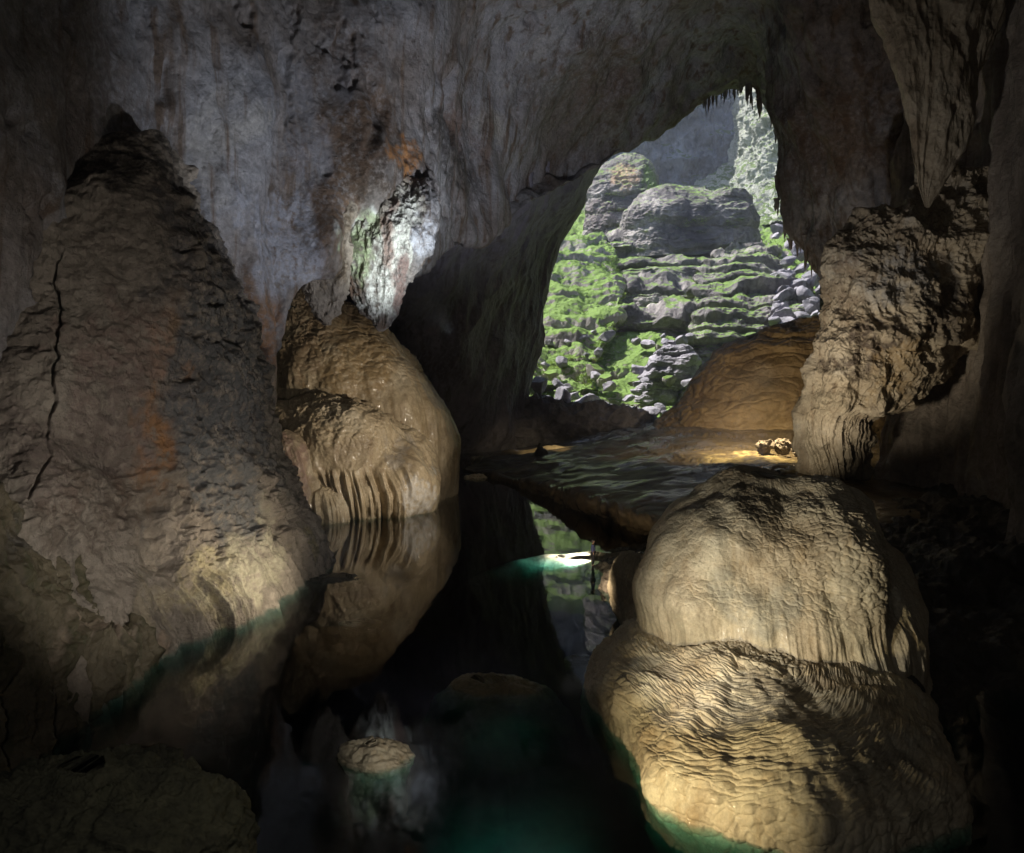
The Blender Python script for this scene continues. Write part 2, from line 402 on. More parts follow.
def dispA(P, U, V):
    big = 1.5*fbm(P, 14, 4, (1,1,.55), 2)
    fl = flutes(U, V, 6.5, 1.0, .7, 3)*.28*smooth01(.5+fbm(P, 12, 2, (1,1,1), 31))
    rg = ridged(P, 6, 5, (1,1,.6), 4, .5)*.30+.25*fbm(P, 2.2, 4, (1,1,.6), 6)
    # recesses: dark hollows
    n = fbm(P, 6, 3, (1,1,.35), 8)
    hol = -1.6*smooth01((n-.42)*4)
    m = smooth01((P[..., 1]-75)/25)
    d = big*(1+1.0*m)+rg*(1-.3*m)+fl*(1-.6*m)+hol*(1-m)
    n2 = fbm(P, 2.8, 4, (1,1,.5), 21)
    d = d-.55*smooth01((n2-.35)*4)*smooth01((90-P[..., 1])/15)
    # hanging lobes in the brown zone between the two wedges
    def lob(px, py, D, r, rz, h):
        c = at(px, py, D); return h*np.exp(-(((P[..., 0]-c[0])**2+(P[..., 1]-c[1])**2)/r**2+((P[..., 2]-c[2])/rz)**2))
    for a in ((330,232,60,1.7,4,2.2),(350,150,60,1.8,7,1.6),(312,250,59,1.2,3,1.5),(385,250,63,1.6,6,1.4),(372,190,62,1.2,8,1.5),
              (420,200,68,2.2,7,2.0),(404,172,64,3.0,3.6,3.2),(374,165,62,1.8,5,1.8),(452,170,72,2,7,1.6),(262,330,53,1.2,9,1.5),(240,250,50,1.6,8,1.2),(290,120,54,2,12,1.2)):
        d = d+lob(*a)
    c = at(352, 262, 61); d = d-1.5*np.exp(-(((P[..., 0]-c[0])/.8)**2+((P[..., 2]-c[2])/3.5)**2))
    # right-hand hanging mass: blocky
    mr = smooth01((P[..., 0]-25)/12)
    d = d+mr*(ridged(P, 7, 4, (1,1,.5), 12)*.8)
    return d

brn, dbr, org, wht, grn, pink, blu, drk = (.16,.10,.065), (.07,.048,.035), (.42,.19,.06), (.72,.74,.74), (.34,.42,.24), (.36,.24,.20), (.33,.34,.40), (.035,.028,.025)
spA = [(345,200,61,(3.4,9,7),brn,.9), (375,150,63,(3.2,9,8),dbr,.85), (350,80,60,(4,12,10),brn,.6), (406,150,64,(2.0,7,2.0),org,.8), (315,235,60,(2,7,5),brn,.8),
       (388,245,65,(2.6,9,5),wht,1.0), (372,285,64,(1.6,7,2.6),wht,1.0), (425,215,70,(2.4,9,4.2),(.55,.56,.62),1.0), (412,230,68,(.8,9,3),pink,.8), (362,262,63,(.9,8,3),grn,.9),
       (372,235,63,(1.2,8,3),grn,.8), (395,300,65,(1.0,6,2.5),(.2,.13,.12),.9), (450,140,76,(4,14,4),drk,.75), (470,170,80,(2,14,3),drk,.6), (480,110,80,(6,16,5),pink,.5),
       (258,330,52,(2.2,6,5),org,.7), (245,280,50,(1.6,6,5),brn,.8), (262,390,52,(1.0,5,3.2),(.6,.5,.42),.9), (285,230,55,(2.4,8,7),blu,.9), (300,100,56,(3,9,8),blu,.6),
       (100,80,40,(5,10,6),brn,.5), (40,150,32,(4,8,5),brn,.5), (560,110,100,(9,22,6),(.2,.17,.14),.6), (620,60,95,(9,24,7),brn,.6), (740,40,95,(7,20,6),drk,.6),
       (830,120,90,(8,16,12),brn,.7), (850,230,98,(8,14,8),drk,.7), (790,110,100,(5,14,8),drk,.5)]  # second entry paints in the cast shadow behind the right column
# teeth on the rim
NU, NV = q(1150), q(520)
A3 = np.array(rowsA)
def dispA2(P, U, V):
    return dispA(P, U, V)
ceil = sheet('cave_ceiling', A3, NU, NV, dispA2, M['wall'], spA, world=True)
tag(ceil, kind='structure')

# stalactites fringe the rim of the ceiling
def cone_mesh(name, mat, h=1.0, r=.14, seed=0):
    n, k = 9, 12
    P = np.zeros((k, n, 3))
    for i in range(k):
        t = i/(k-1); rr = r*(1-t)**.75*(1+.18*math.sin(9*t+seed))
        for j in range(n):
            a = 2*math.pi*j/n; P[i, j] = (rr*math.cos(a)*(1+.2*math.sin(3*a+seed))+.05*math.sin(3*t+seed), rr*math.sin(a), -h*t)
    o = grid_mesh(name, P, mat, wrap=True, cap=True); return o
stal = [cone_mesh('stalactite', M['wall'], 1, .13+.03*i, i) for i in range(3)]
EE = resamp(np.array([E[i] for i in range(9, 22)]), 400, 0)
rnd = random.Random(5)
cnt = 0
for i in range(138, 400, 2):
    if cnt >= 98: break
    p = EE[i]; dens = .95 if 150 < i < 300 else .6
    if rnd.random() > dens: continue
    s = stal[cnt % 3]
    o = s if cnt < 3 else s.copy()
    if cnt >= 3: C.objects.link(o)
    o.parent = ceil
    L = rnd.choice([.5, .8, 1.2, 2.0, 2.8])*(1.0 if 130 < i < 330 else .8)
    o.location = (p[0]+rnd.uniform(-.6, .6), p[1]+rnd.uniform(-.5, 3.5), p[2]+rnd.uniform(1.0, 1.9))
    o.scale = (1.7*rnd.uniform(.6, 1.5), 2.0, L+1.5); o.rotation_euler = (rnd.uniform(-.06, .06), rnd.uniform(-.06, .06), rnd.uniform(0, 6))
    cnt += 1

# ------------------------------------------------------------------ inner tunnel wall left of the opening
ctB = [[(310,500,94),(400,476,106),(460,462,116),(515,452,122),(530,452,127),(500,452,140)],
       [(310,400,94),(405,395,102),(470,390,106),(510,392,119),(528,390,125),(505,388,140)],
       [(310,330,94),(405,325,98),(475,322,104),(520,335,119),(538,338,125),(515,340,140)],
       [(310,270,92),(415,262,93),(490,268,105),(533,285,119),(549,286,125),(528,290,140)],
       [(330,215,88),(445,212,90),(505,215,101),(545,240,119),(561,242,125),(540,245,140)],
       [(370,165,84),(470,155,98),(535,160,105),(570,188,114),(583,198,125),(560,200,140)],
       [(420,90,84),(520,80,98),(570,90,106),(600,120,114),(610,130,127),(600,130,140)]]
def dispB(P, U, V):
    return 1.5*fbm(P, 16, 4, (1,1,.6), 5)+flutes(U, V, 7, 2.0, .6, 3)*.4*smooth01((P[..., 0]-0)/3+.1)+ridged(P, 9, 5, (.6,1,.5), 9)*.7
o = sheet('tunnel_wall', ctB, q(560), q(480), dispB, M['tunnel'], [(450,360,98,(6,12,8),drk,.5)])
tag(o, kind='structure')

# right-hand wall, mostly in darkness
ctD = [[(880,640,58),(975,600,52),(1040,700,36),(1150,900,22),(1500,1300,14)],
       [(880,420,70),(985,420,58),(1040,400,42),(1150,380,28),(1500,380,16)],
       [(880,300,76),(985,280,60),(1045,250,44),(1160,200,30),(1500,100,16)],
       [(900,150,78),(990,140,64),(1050,100,48),(1170,20,34),(1500,-200,18)],
       [(930,-20,76),(1000,-30,62),(1060,-80,48),(1180,-200,34),(1500,-500,20)],
       [(930,-200,70),(1000,-250,56),(1060,-300,44),(1180,-500,30),(1500,-900,20)]]
o = sheet('cave_wall', ctD, q(420), q(420), lambda P, U, V: 1.4*fbm(P, 10, 4, (1,1,.4), 6)+flutes(U, V, 3, 4.0)*.5+ridged(P, 5, 4, (1,1,.5), 3)*.4, M['butt'], None)
tag(o, kind='structure')

# outer rock that closes the cave off from the daylight everywhere but at the opening
def plates():
    v = []; f = []
    def quad(a, b, c, d): n = len(v); v.extend([a, b, c, d]); f.append((n, n+1, n+2, n+3))
    X0, X1, Y0, Y1, Z0, Z1 = -75, 95, -60, 141, -12, 76
    quad((X0,Y0,Z0),(X1,Y0,Z0),(X1,Y0,Z1),(X0,Y0,Z1)); quad((X0,Y0,Z0),(X0,Y0,Z1),(X0,Y1,Z1),(X0,Y1,Z0))
    quad((X1,Y0,Z0),(X1,Y1,Z0),(X1,Y1,Z1),(X1,Y0,Z1)); quad((X0,Y0,Z1),(X1,Y0,Z1),(X1,Y1,Z1),(X0,Y1,Z1))
    # end wall with a hole
    hx0, hx1, hz0, hz1 = 1.0, 62, -12, 72
    Zt = 79
    quad((X0-60,Y1,Z0),(hx0,Y1,Z0),(hx0,Y1,Zt),(X0-60,Y1,Zt)); quad((hx1,Y1,Z0),(X1+60,Y1,Z0),(X1+60,Y1,Zt),(hx1,Y1,Zt))
    quad((hx0,Y1,hz1),(hx1,Y1,hz1),(hx1,Y1,Zt),(hx0,Y1,Zt))
    me = bpy.data.meshes.new('outer_rock'); me.from_pydata([Vector_(p) for p in v], [], f); me.materials.append(M['wall'])
    o = link('hillside_rock', me); tag(o, kind='structure')
Vector_ = tuple
plates()

# ------------------------------------------------------------------ left buttress
def zrow(z, cols):   # columns (px, D) at a given height
    return [(px, HZ+(CH-z)*F/D, D) for px, D in cols]
ctL = [zrow(-4, [(-90,20),(33,23.5),(140,29.5),(198,33),(262,37),(318,46.5),(305,56)]),
       zrow(-.5, [(-90,20),(33,23.5),(140,29.5),(198,33),(262,37),(316,46.5),(303,56)]),
       [(-90,730,21),(28,690,23.8),(110,620,29.4),(175,585,33),(240,565,37),(306,540,46),(300,530,56)],
       [(-80,620,23.5),(20,585,25.5),(88,550,29.5),(152,532,33),(218,525,37),(285,500,45),(296,495,55)],
       [(-70,520,26),(20,485,28),(80,462,31),(136,452,33.5),(196,448,37),(262,432,44),(276,440,54)],
       [(-60,425,29),(26,392,31),(80,372,33),(128,366,35),(188,368,38),(248,360,43),(264,376,54)],
       [(-40,335,32),(30,305,34),(78,275,35.5),(120,268,37),(178,262,39),(222,282,43),(240,312,53)],
       [(0,262,35),(44,205,36.5),(72,172,38),(112,160,39),(160,162,41),(190,195,44),(206,240,52)],
       [(0,258,38),(50,204,40),(76,170,42),(112,158,43),(156,162,45),(186,192,48),(196,250,54)],
       [(0,400,44),(50,400,46),(80,400,48),(112,400,50),(140,400,52),(170,400,54),(190,400,58)]]
def dispL(P, U, V):
    wpx = P[..., 0]/P[..., 1]*F+512; wpy = HZ-(P[..., 2]-CH)/P[..., 1]*F
    right = smooth01((wpx-165+ (wpy-400)*.03)/22+.3*fbm(P, 2, 2, (1,1,1), 3))
    low = smooth01((3.6-P[..., 2]+1.2*fbm(P, 3, 2, (1,1,0), 6))/1.6)
    d = .9*fbm(P, 8, 3, (1,1,.7), 5)+.17*ridged(P, 2.6, 5, (1,1,.8), 8, .55)+.10*fbm(P, .8, 4, (1,1,1.6), 9)
    rug = .50*ridged(P, 2.4, 5, (1,1,.8), 5, .55)+.25*fbm(P, 1.2, 4, (1,1,1), 3)-.5*smooth01((fbm(P, 2.2, 3, (1,1,1.6), 33)-.3)*4)
    flu = flutes(U, V, 1.1, 3.0, .6, 4)*.42
    d = d+right*rug*(1-low)+low*(flu+.5)
    # band of hanging drapes high on the right flank
    b = np.exp(-(((wpx-220)/32)**2+((wpy-390)/34)**2))
    d = d+b*flutes(U, V, .8, 7.0)*.45
    # vertical crack down the face
    cx = 56+6*pn(wpy/40, .3, .7)+4*pn(wpy/13, .9, .2)+2*pn(wpy/5, .4, .8)
    cx = np.where(wpy > 455, cx-(wpy-455)*.6, cx)
    d = d-1.1*np.exp(-((wpx-cx)/(.9+1.1*np.abs(pn(wpy/17, .5, .1))))**2)*(.55+.9*np.abs(pn(wpy/22, 3.5, .1)))*smooth01((wpy-240)/30)*smooth01((500-wpy)/20)
    # horizontal shelves at mid height
    c = smooth01((wpy-455)/20)*smooth01((560-wpy)/30)
    d = d+c*.25*ridged(P, 2.4, 4, (.7,.7,1.8), 12)
    return d
spL = [(110,165,40,(5.0,6,2.0),(.05,.04,.035),.95), (170,400,36,(1.1,6,6),org,.8), (165,330,37,(.9,6,5),(.34,.22,.13),.8), (120,340,35,(3,6,4),pink,.6), (230,370,40,(3.0,9,8),(.12,.12,.125),.95), (240,470,40,(3.2,8,5.5),(.14,.14,.145),.95),  # first entry paints shade over the buttress top
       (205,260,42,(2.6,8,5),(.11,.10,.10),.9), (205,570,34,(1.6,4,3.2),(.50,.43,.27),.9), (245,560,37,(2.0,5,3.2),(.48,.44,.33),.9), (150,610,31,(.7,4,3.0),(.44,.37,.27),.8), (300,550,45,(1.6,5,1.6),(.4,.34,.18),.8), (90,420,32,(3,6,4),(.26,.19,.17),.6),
       (110,500,31,(2,5,2.5),(.15,.10,.07),.6), (150,650,29,(.6,3,2),(.42,.32,.24),.9)]
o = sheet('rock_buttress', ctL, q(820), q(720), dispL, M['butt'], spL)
tag(o, 'tall cracked brown rock buttress rising from the pool, with dark right flank and fluted foot', 'rock buttress')

# lower left ledge with dark drapes, in front of the buttress
ctLL = [zrow(-4, [(-120,18),(-20,20),(30,22.3),(95,25.5),(146,29),(150,33)]),
        zrow(-.3, [(-120,18),(-20,20),(34,22.4),(98,25.5),(146,29),(150,33)]),
        [(-120,760,18.5),(-20,715,20.2),(32,700,22.5),(88,670,25.8),(134,630,29),(142,620,33)],
        [(-120,640,19.5),(-20,620,21.2),(28,625,23.3),(75,625,26.6),(114,628,29.6),(132,625,33)],
        [(-120,560,21),(-20,530,22.8),(20,548,24.5),(58,575,27.2),(90,598,30),(118,610,34)],
        [(-120,500,24),(-20,482,25),(12,494,26),(44,528,28.5),(74,566,31),(110,590,35)],
        [(-120,520,28),(-20,500,29),(12,510,30),(44,530,32),(76,550,34),(110,560,38)]]
def dispLL(P, U, V):
    low = smooth01((6-P[..., 2]+1.0*fbm(P, 3, 2, (1,1,0), 6))/1.5)
    return .8*fbm(P, 4, 4, (1,1,.8), 15)+.3*ridged(P, 2, 5, (1,1,1), 7, .55)+low*flutes(U, V, 1.0, 8.0, .5, 4)*.34
M['drape'] = rock('draped_dark_rock', [(.06,.05,.035), (.12,.10,.065), (.20,.17,.12)], .3, 2.2, (.04,.045,.015), .6, (.03,.028,.02), .5, .5, .12, 3.0)
o = sheet('draped_ledge', ctLL, q(420), q(400), dispLL, M['drape'], [(85,640,26,(.4,3,2),(.3,.24,.18),.9), (105,640,27,(.3,3,2),(.28,.22,.17),.9), (60,520,27,(2,5,1.5),(.16,.15,.15),.6)])
tag(o, 'low dark rock ledge with thin green-brown drapes, at the near foot of the left buttress', 'rock ledge')

# near rock in the lower left corner
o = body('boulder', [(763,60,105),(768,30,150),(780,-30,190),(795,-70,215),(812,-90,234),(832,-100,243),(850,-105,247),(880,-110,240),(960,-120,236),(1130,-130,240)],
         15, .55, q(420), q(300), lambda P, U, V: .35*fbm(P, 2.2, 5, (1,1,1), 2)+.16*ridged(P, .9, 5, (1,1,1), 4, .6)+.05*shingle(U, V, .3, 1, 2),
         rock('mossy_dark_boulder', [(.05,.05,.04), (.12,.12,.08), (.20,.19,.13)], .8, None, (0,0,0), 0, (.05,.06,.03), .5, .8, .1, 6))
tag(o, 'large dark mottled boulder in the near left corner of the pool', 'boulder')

# ------------------------------------------------------------------ left flowstone mound
def flow_disp(sc=.5, amp=.12, big=.7, bs=5.0, fl=.5, fs=1.2, zf=None, seed=0.0, lo=.15, ex=None):
    def f(P, U, V):
        d = big*fbm(P, bs, 3, (1,1,.7), seed+2)+lo*ridged(P, bs*.35, 4, (1,1,.6), seed+5, .5)
        mask = smooth01(.5+1.2*fbm(P, 4.0, 2, (1,1,1), seed+11))
        s = shingle(U, V, sc, .75, seed)*amp+shingle(U, V, sc*2.3, .8, seed+2)*amp*1.3
        z = P[..., 2]
        w = 1.0 if zf is None else smooth01((z-zf[0])/(zf[1]-zf[0]))
        d = d+s*w*(.35+.65*mask)+(1-w)*flutes(U, V, fs, seed+1, .4, 4)*fl*.25+(.07*flutes(U, V, fs*2.2, seed+6, .5, 2)*fl)
        if ex is not None: d = d+ex(P, U, V)
        return d
    return f
def lobes(*L_):
    def f(P, U, V):
        d = 0
        for (px, py, D, r, h) in L_:
            c = at(px, py, D); d = d+h*np.exp(-((P-c)**2).sum(-1)/r**2)
        return d
    return f
rowsM1 = [(276,285,318),(284,272,338),(298,262,358),(314,258,378),(332,255,394),(352,252,414),(380,250,433),(410,248,446),(440,246,454),(470,246,458),(500,250,457),(515,252,452),(545,255,450)]
o = body('flowstone_mound', rowsM1, 75, .85, q(900), q(520), flow_disp(.85, .17, 1.3, 8, .45, 2.0, (8, 15), 1.0, .18, ex=lobes((385,345,68,3.5,1.2),(432,395,68,3.5,1.0),(345,350,64,2.3,-.5),(405,385,66,3,.6),(300,350,66,3,.5))), M['flow'],
         [(360,370,68,(5,9,7),(.40,.27,.12),.7), (330,310,70,(7,12,4),(.23,.15,.08),.7), (430,430,70,(3,9,6),(.40,.30,.17),.7), (410,480,66,(3,8,3),(.46,.37,.25),.6), (300,360,68,(4,9,4),(.30,.20,.11),.6)])
tag(o, 'huge rounded tan flowstone mound standing in the pool beneath the lit hanging rock', 'flowstone mound')
def fringe(P, U, V):
    wpx = P[..., 0]/P[..., 1]*F+512
    b = smooth01((wpx-300)/20)*smooth01((412-wpx)/12)*smooth01((4.8-P[..., 2])/1.6)
    return b*(flutes(U, V, .8, 21.0, .3, 3)*.45-.4)+lobes((412,468,62,2.2,1.3),(330,430,62,2.6,.8),(372,420,62,2.2,.9),(425,500,64,2.0,.8),(392,455,62,1.6,-.8))(P, U, V)
rowsM2 = [(397,300,345),(402,284,368),(412,272,392),(428,266,412),(445,262,426),(465,262,436),(485,268,442),(505,276,440),(522,286,430),(550,290,428)]
o = body('flowstone_mound', rowsM2, 66.5, .85, q(760), q(360), flow_disp(.55, .13, .8, 5, .08, 1.1, (4.5, 8.0), 3.0, .2, fringe), M['flow'],
         [(420,490,63,(1.6,6,2.4),(.60,.56,.50),.9), (403,455,64,(1.2,6,3),(.55,.50,.44),.6), (340,480,63,(3,6,3),(.45,.34,.22),.6)])
tag(o, 'lower tan flowstone mound with stalactite fringe, at the foot of the huge mound', 'flowstone mound')
o = body('flowstone_lobe', [(432,268,284),(438,262,296),(452,258,306),(470,258,314),(490,260,324),(510,264,332),(530,268,332),(560,270,332)], 60, .8, q(300), q(240),
         flow_disp(.5, .08, .5, 4, .6, 1.0, (5, 8), 5.0, .15), M['flow'], [(285,470,58,(3,5,6),(.42,.28,.22),.9)])
tag(o, 'slanting pink flowstone lobe between the left buttress and the tan mound', 'flowstone lobe')
o = body('flowstone_lobe', [(484,312,330),(488,304,340),(498,299,347),(510,298,350),(522,300,350),(545,300,350)], 60, .8, q(260), q(160),
         flow_disp(.4, .08, .3, 3, .6, .8, (2, 3), 6.0, .1), M['flow'])
tag(o, 'small round tan flowstone lobe at the waterline in front of the pink one', 'flowstone lobe')
# knobbly column above the mound
o = body('hanging_flowstone', [(110,326,360,72),(145,314,360,66.5),(180,308,360,63.5),(210,301,356),(240,297,354),(262,296,352),(280,299,350),(296,304,347),(308,311,343),(318,318,338),(326,324,333)], 61.5, .6, q(320), q(300),
         lambda P, U, V: .4*fbm(P, 2.5, 4, (1,1,.8), 4)+.35*ridged(P, 1.5, 4, (1,1,.7), 2)+.06*strata(P, 1.6, 6.0, 1.6), M['butt'],
         [(335,230,61,(3,5,5),(.20,.15,.10),.8)])
tag(o, 'knobbly brown hanging flowstone above the tan mound, beside the white lit rock', 'flowstone')

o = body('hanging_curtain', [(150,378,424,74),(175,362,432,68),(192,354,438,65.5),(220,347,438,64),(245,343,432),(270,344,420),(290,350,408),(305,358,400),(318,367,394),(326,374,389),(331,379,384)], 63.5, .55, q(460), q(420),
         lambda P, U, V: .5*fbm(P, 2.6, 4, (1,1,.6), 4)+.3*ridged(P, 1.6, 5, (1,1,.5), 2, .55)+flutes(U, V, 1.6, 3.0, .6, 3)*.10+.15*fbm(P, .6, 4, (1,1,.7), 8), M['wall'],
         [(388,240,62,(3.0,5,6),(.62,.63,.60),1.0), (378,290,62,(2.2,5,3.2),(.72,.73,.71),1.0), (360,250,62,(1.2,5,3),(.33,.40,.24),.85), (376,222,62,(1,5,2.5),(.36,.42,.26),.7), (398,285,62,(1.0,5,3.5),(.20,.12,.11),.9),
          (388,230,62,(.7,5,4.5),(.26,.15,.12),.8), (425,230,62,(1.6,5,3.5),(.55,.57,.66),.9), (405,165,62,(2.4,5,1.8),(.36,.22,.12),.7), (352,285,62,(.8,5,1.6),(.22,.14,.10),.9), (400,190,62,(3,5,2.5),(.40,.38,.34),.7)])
tag(o, 'ragged white and green hanging rock lit by a torch above the tan mound', 'hanging rock')

# ------------------------------------------------------------------ right foreground flowstone
def mound_ex(P, U, V):
    def lob(px, py, D, r, h):
        c = at(px, py, D); return h*np.exp(-((P-c)**2).sum(-1)/r**2)
    d = lob(690,600,26,1.2,.5)+lob(712,545,26,1.2,.75)+lob(658,590,28,1.0,.7)+lob(822,562,25.5,.4,.3)+lob(810,640,24,1.6,.35)+lob(745,520,27,1.2,.4)+lob(860,560,26,1.5,.4)
    return d-lob(765,590,24.5,1.0,.45)-lob(680,650,25,.8,.3)
rowsR1 = [(479,752,790),(481,730,818),(488,708,842),(500,690,862),(520,668,880),(545,652,893),(575,643,904),(605,640,912),(640,640,919),(672,641,926),(695,643,934),(720,646,940)]
o = body('flowstone_mound', rowsR1, 29, .85, q(1250), q(660), flow_disp(.34, .055, .70, 3.4, .22, .6, (2.6, 4.4), 7.0, .05, mound_ex), M['flowL'],
         [(770,600,24,(1.6,3,1.2),(.42,.40,.33),.7), (690,640,25,(2,3,2),(.56,.50,.36),.6), (740,500,28,(2.5,4,1.2),(.24,.20,.14),.8), (850,600,26,(2,4,2.5),(.33,.28,.20),.5)])
tag(o, 'large pale domed flowstone mound in the right foreground, resting on the yellow-lit apron', 'flowstone mound')
def rim_ex(P, U, V):
    return .10*strata(P, .5, 9.0, .5)
# apron: explicit radial profile
def apron():
    nu, nv = q(1350), q(600)
    cx, cy = 8.7, 25.2
    t = np.linspace(0, 1, nv)[:, None]; th = np.linspace(0, 2*np.pi, nu, endpoint=False)[None]
    a = 5.8+.35*np.sin(3*th+1)+.25*np.sin(5*th); b = 7.6
    r = np.minimum(t*1.25, 1.0)
    prof = np.interp(t, [0, .3, .55, .68, .76, .80, .86, 1], [2.6, 2.2, 1.75, 1.35, .75, .2, -.6, -3.5])
    r = np.interp(t, [0, .3, .55, .68, .76, .80, .86, 1], [0.01, .4, .74, .9, .985, 1.0, .99, .93])
    P = np.stack([cx+a*r*np.cos(th), cy+b*r*np.sin(th), prof+0*th], -1)
    U = ((th-np.pi/2) % (2*np.pi))*5.5+0*t; V = t*9.0+0*th
    N = normals(P, True)
    if N[nv//4, :, 2].mean() < 0: N = -N
    sc = shingle(U*np.maximum(r, .3), V, .32, .8, 3.0)*.07+shingle(U*np.maximum(r, .3), V, .9, .8, 5.0)*.045
    d = .5*fbm(P, 3, 4, (1,1,1), 4)+sc+.05*ridged(P, 1.6, 3, (1,1,1), 3)
    Qp = P+N*d[..., None]
    col = tint_of(Qp, [(640,720,24,(2,3,1),(.56,.49,.30),.5), (830,740,22,(3,4,2),(.25,.22,.17),.6)])
    o = grid_mesh('flowstone_apron', Qp, M['flowL'], wrap=True, col=col, origin=np.array([cx, cy, 0.0]), cap=True)
    tag(o, 'wide scaly yellow-lit flowstone apron at the water edge under the large pale mound', 'flowstone apron')
apron()
o = body('flowstone_lobe', [(556,632,650),(560,622,668),(575,614,690),(595,612,700),(615,616,700),(635,626,700),(650,632,700),(680,636,700)], 35, .8, q(420), q(260),
         flow_disp(.3, .05, .3, 2, .6, .5, (3.5, 4.5), 8.0, .08), M['flowL'], [(625,600,34,(1,3,2),(.46,.38,.30),.6)])
tag(o, 'small pale fluted flowstone lobe on the left shoulder of the large mound, by the shore', 'flowstone lobe')
o = body('flowstone_lobe', [(676,840,880),(680,812,905),(690,800,920),(704,800,926),(716,812,920),(724,820,910)], 25.5, .8, q(400), q(160),
         flow_disp(.25, .04, .25, 2, .3, .5, None, 9.0, .06), M['flowL'], [(860,700,24,(2,3,1),(.3,.25,.17),.7)])
tag(o, 'low dim flowstone lobe bulging from the right foot of the large pale mound', 'flowstone lobe')

# dark rocky bank on the right and between mound and terrace
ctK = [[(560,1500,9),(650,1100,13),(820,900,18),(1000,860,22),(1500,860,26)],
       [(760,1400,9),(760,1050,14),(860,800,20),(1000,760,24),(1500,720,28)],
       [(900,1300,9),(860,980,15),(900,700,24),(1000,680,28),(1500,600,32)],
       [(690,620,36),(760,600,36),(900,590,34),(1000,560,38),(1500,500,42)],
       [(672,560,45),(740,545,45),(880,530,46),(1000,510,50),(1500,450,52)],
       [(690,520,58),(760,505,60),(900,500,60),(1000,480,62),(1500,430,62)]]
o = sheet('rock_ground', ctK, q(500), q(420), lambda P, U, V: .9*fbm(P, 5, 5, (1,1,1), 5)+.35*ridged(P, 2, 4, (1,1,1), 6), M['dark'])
tag(o, kind='structure')
# shore ledge where the person stands
def shore(name, rows, D, ratio, label, seed, mat='dark', amp=.35):
    o = body(name, rows, D, ratio, q(300), q(120), lambda P, U, V: amp*fbm(P, 2.5, 5, (1,1,1.5), seed)+.18*ridged(P, 1.0, 4, (1,1,2), seed), M[mat], sq=2.0)
    tag(o, label, 'rock'); return o
shore('shore_rock', [(553,640,720),(560,622,730),(566,600,740),(571,588,750),(576,582,755),(590,586,760),(620,592,760)], 45, .55, 'dark jagged shore rock under the standing person', 2)
shore('shore_rock', [(574,622,672),(580,606,690),(590,600,700),(605,606,705),(622,612,710),(650,620,710)], 40, .5, 'brown layered shore rock between the person and the pale flowstone lobe', 4, 'butt')
shore('shore_rock', [(543,650,700),(547,625,720),(552,610,730),(558,628,735),(570,640,740)], 50, .5, 'thin dark rock tongue pointing at the water behind the person', 6)

o = body('sand_shoal', [(556.2,556,640),(557.4,546,652),(560,530,668),(566,505,690),(580,470,720),(624,420,770)], 47.5, .4, q(200), q(60),
         lambda P, U, V: .12*fbm(P, 2.0, 4, (1,1,1), 9), rock('pale_sand', [(.45,.42,.30),(.6,.56,.42)], .6, None, (0,0,0), 0, (.3,.28,.18), .3, .8, .03, 4))
tag(o, 'pale shallow sand shoal under the water beside the standing person', 'sand shoal')
# ------------------------------------------------------------------ wet terrace
def tr(lst): return [at(*p) for p in lst]
L1 = [(462,474,92),(512,485,80),(560,499,67),(600,511,58),(642,526,51),(690,541,45),(760,552,43),(920,562,43)]
L1w = np.array(tr(L1))
LB = L1w+np.array([.2, .7, -.35]); L0 = L1w+np.array([.6, 2.2, -.8]); Lm = L1w+np.array([1.0, 4, -2.0]); Lz = L1w+np.array([1.8, 8, -5])
LT = L1w+np.array([.1, .9, .75])
T2 = np.array(tr([(474,464,96),(526,469,85),(574,476,74),(614,483,66),(655,492,58),(700,502,53),(775,512,50),(920,520,48)]))
T3 = np.array(tr([(488,458,101),(542,458,94),(588,462,85),(628,468,76),(668,476,68),(712,484,62),(785,492,58),(920,502,55)]))
T4 = np.array(tr([(500,456,107),(560,452,102),(608,452,95),(652,454,86),(705,460,77),(755,468,70),(825,478,64),(930,490,62)]))
T5 = np.array(tr([(520,449,117),(580,441,113),(630,433,110),(680,432,103),(730,438,95),(790,448,86),(860,460,76),(950,470,72)]))
T6 = np.array(tr([(540,446,131),(592,437,130),(640,424,130),(690,420,128),(750,418,122),(810,425,112),(880,440,96),(960,450,86)]))
T7 = T6+np.array([0, 6, -4])
def dispT(P, U, V):
    k = smooth01((P[..., 2]-.4)*2)
    Xw = P[..., 0]+4*fbm(P, 13, 3, (1,1,1), 12); Yw = P[..., 1]+5*fbm(P, 17, 3, (1,1,1), 2)+1.2*fbm(P, 4, 3, (1,1,1), 5)
    pool = shingle(Xw+30, Yw, 9.0, .5, 2.0, .25)*.17+shingle(Xw+30, Yw, 3.6, .5, 5.0, .25)*.06
    d = .6*fbm(P, 9, 4, (1,1,1), 3)+(pool+.07*fbm(P, 2.2, 4, (.6,1.3,1), 9))*k
    fr = (np.linspace(0, 1, P.shape[0])[:, None] < .44)*smooth01((.44-np.linspace(0, 1, P.shape[0])[:, None])*14)
    d = d+flutes(P[..., 0]*1.2, P[..., 2]*3, 1.3, 5.0, .5, 3)*.16*fr
    r = smooth01((P[..., 0]-13)/6)*smooth01((P[..., 1]-58)/10)
    d = d+r*.30*strata(P, .6, 5.0, .25)
    return d
o = sheet('flowstone_terrace', [Lz, Lm, L0, LB, LT, T2, T3, T4, T5, T6, T7], q(900), q(700), dispT, M['wet'],
          [(770,465,72,(9,14,2),(.42,.33,.16),.9), (620,505,58,(8,9,1.2),(.17,.12,.06),.7)], world=True)  # first entry paints the golden lamplit zone onto the terrace
tag(o, 'wide wet flowstone terrace shining with daylight, its lip overhanging the far end of the pool', 'flowstone terrace')

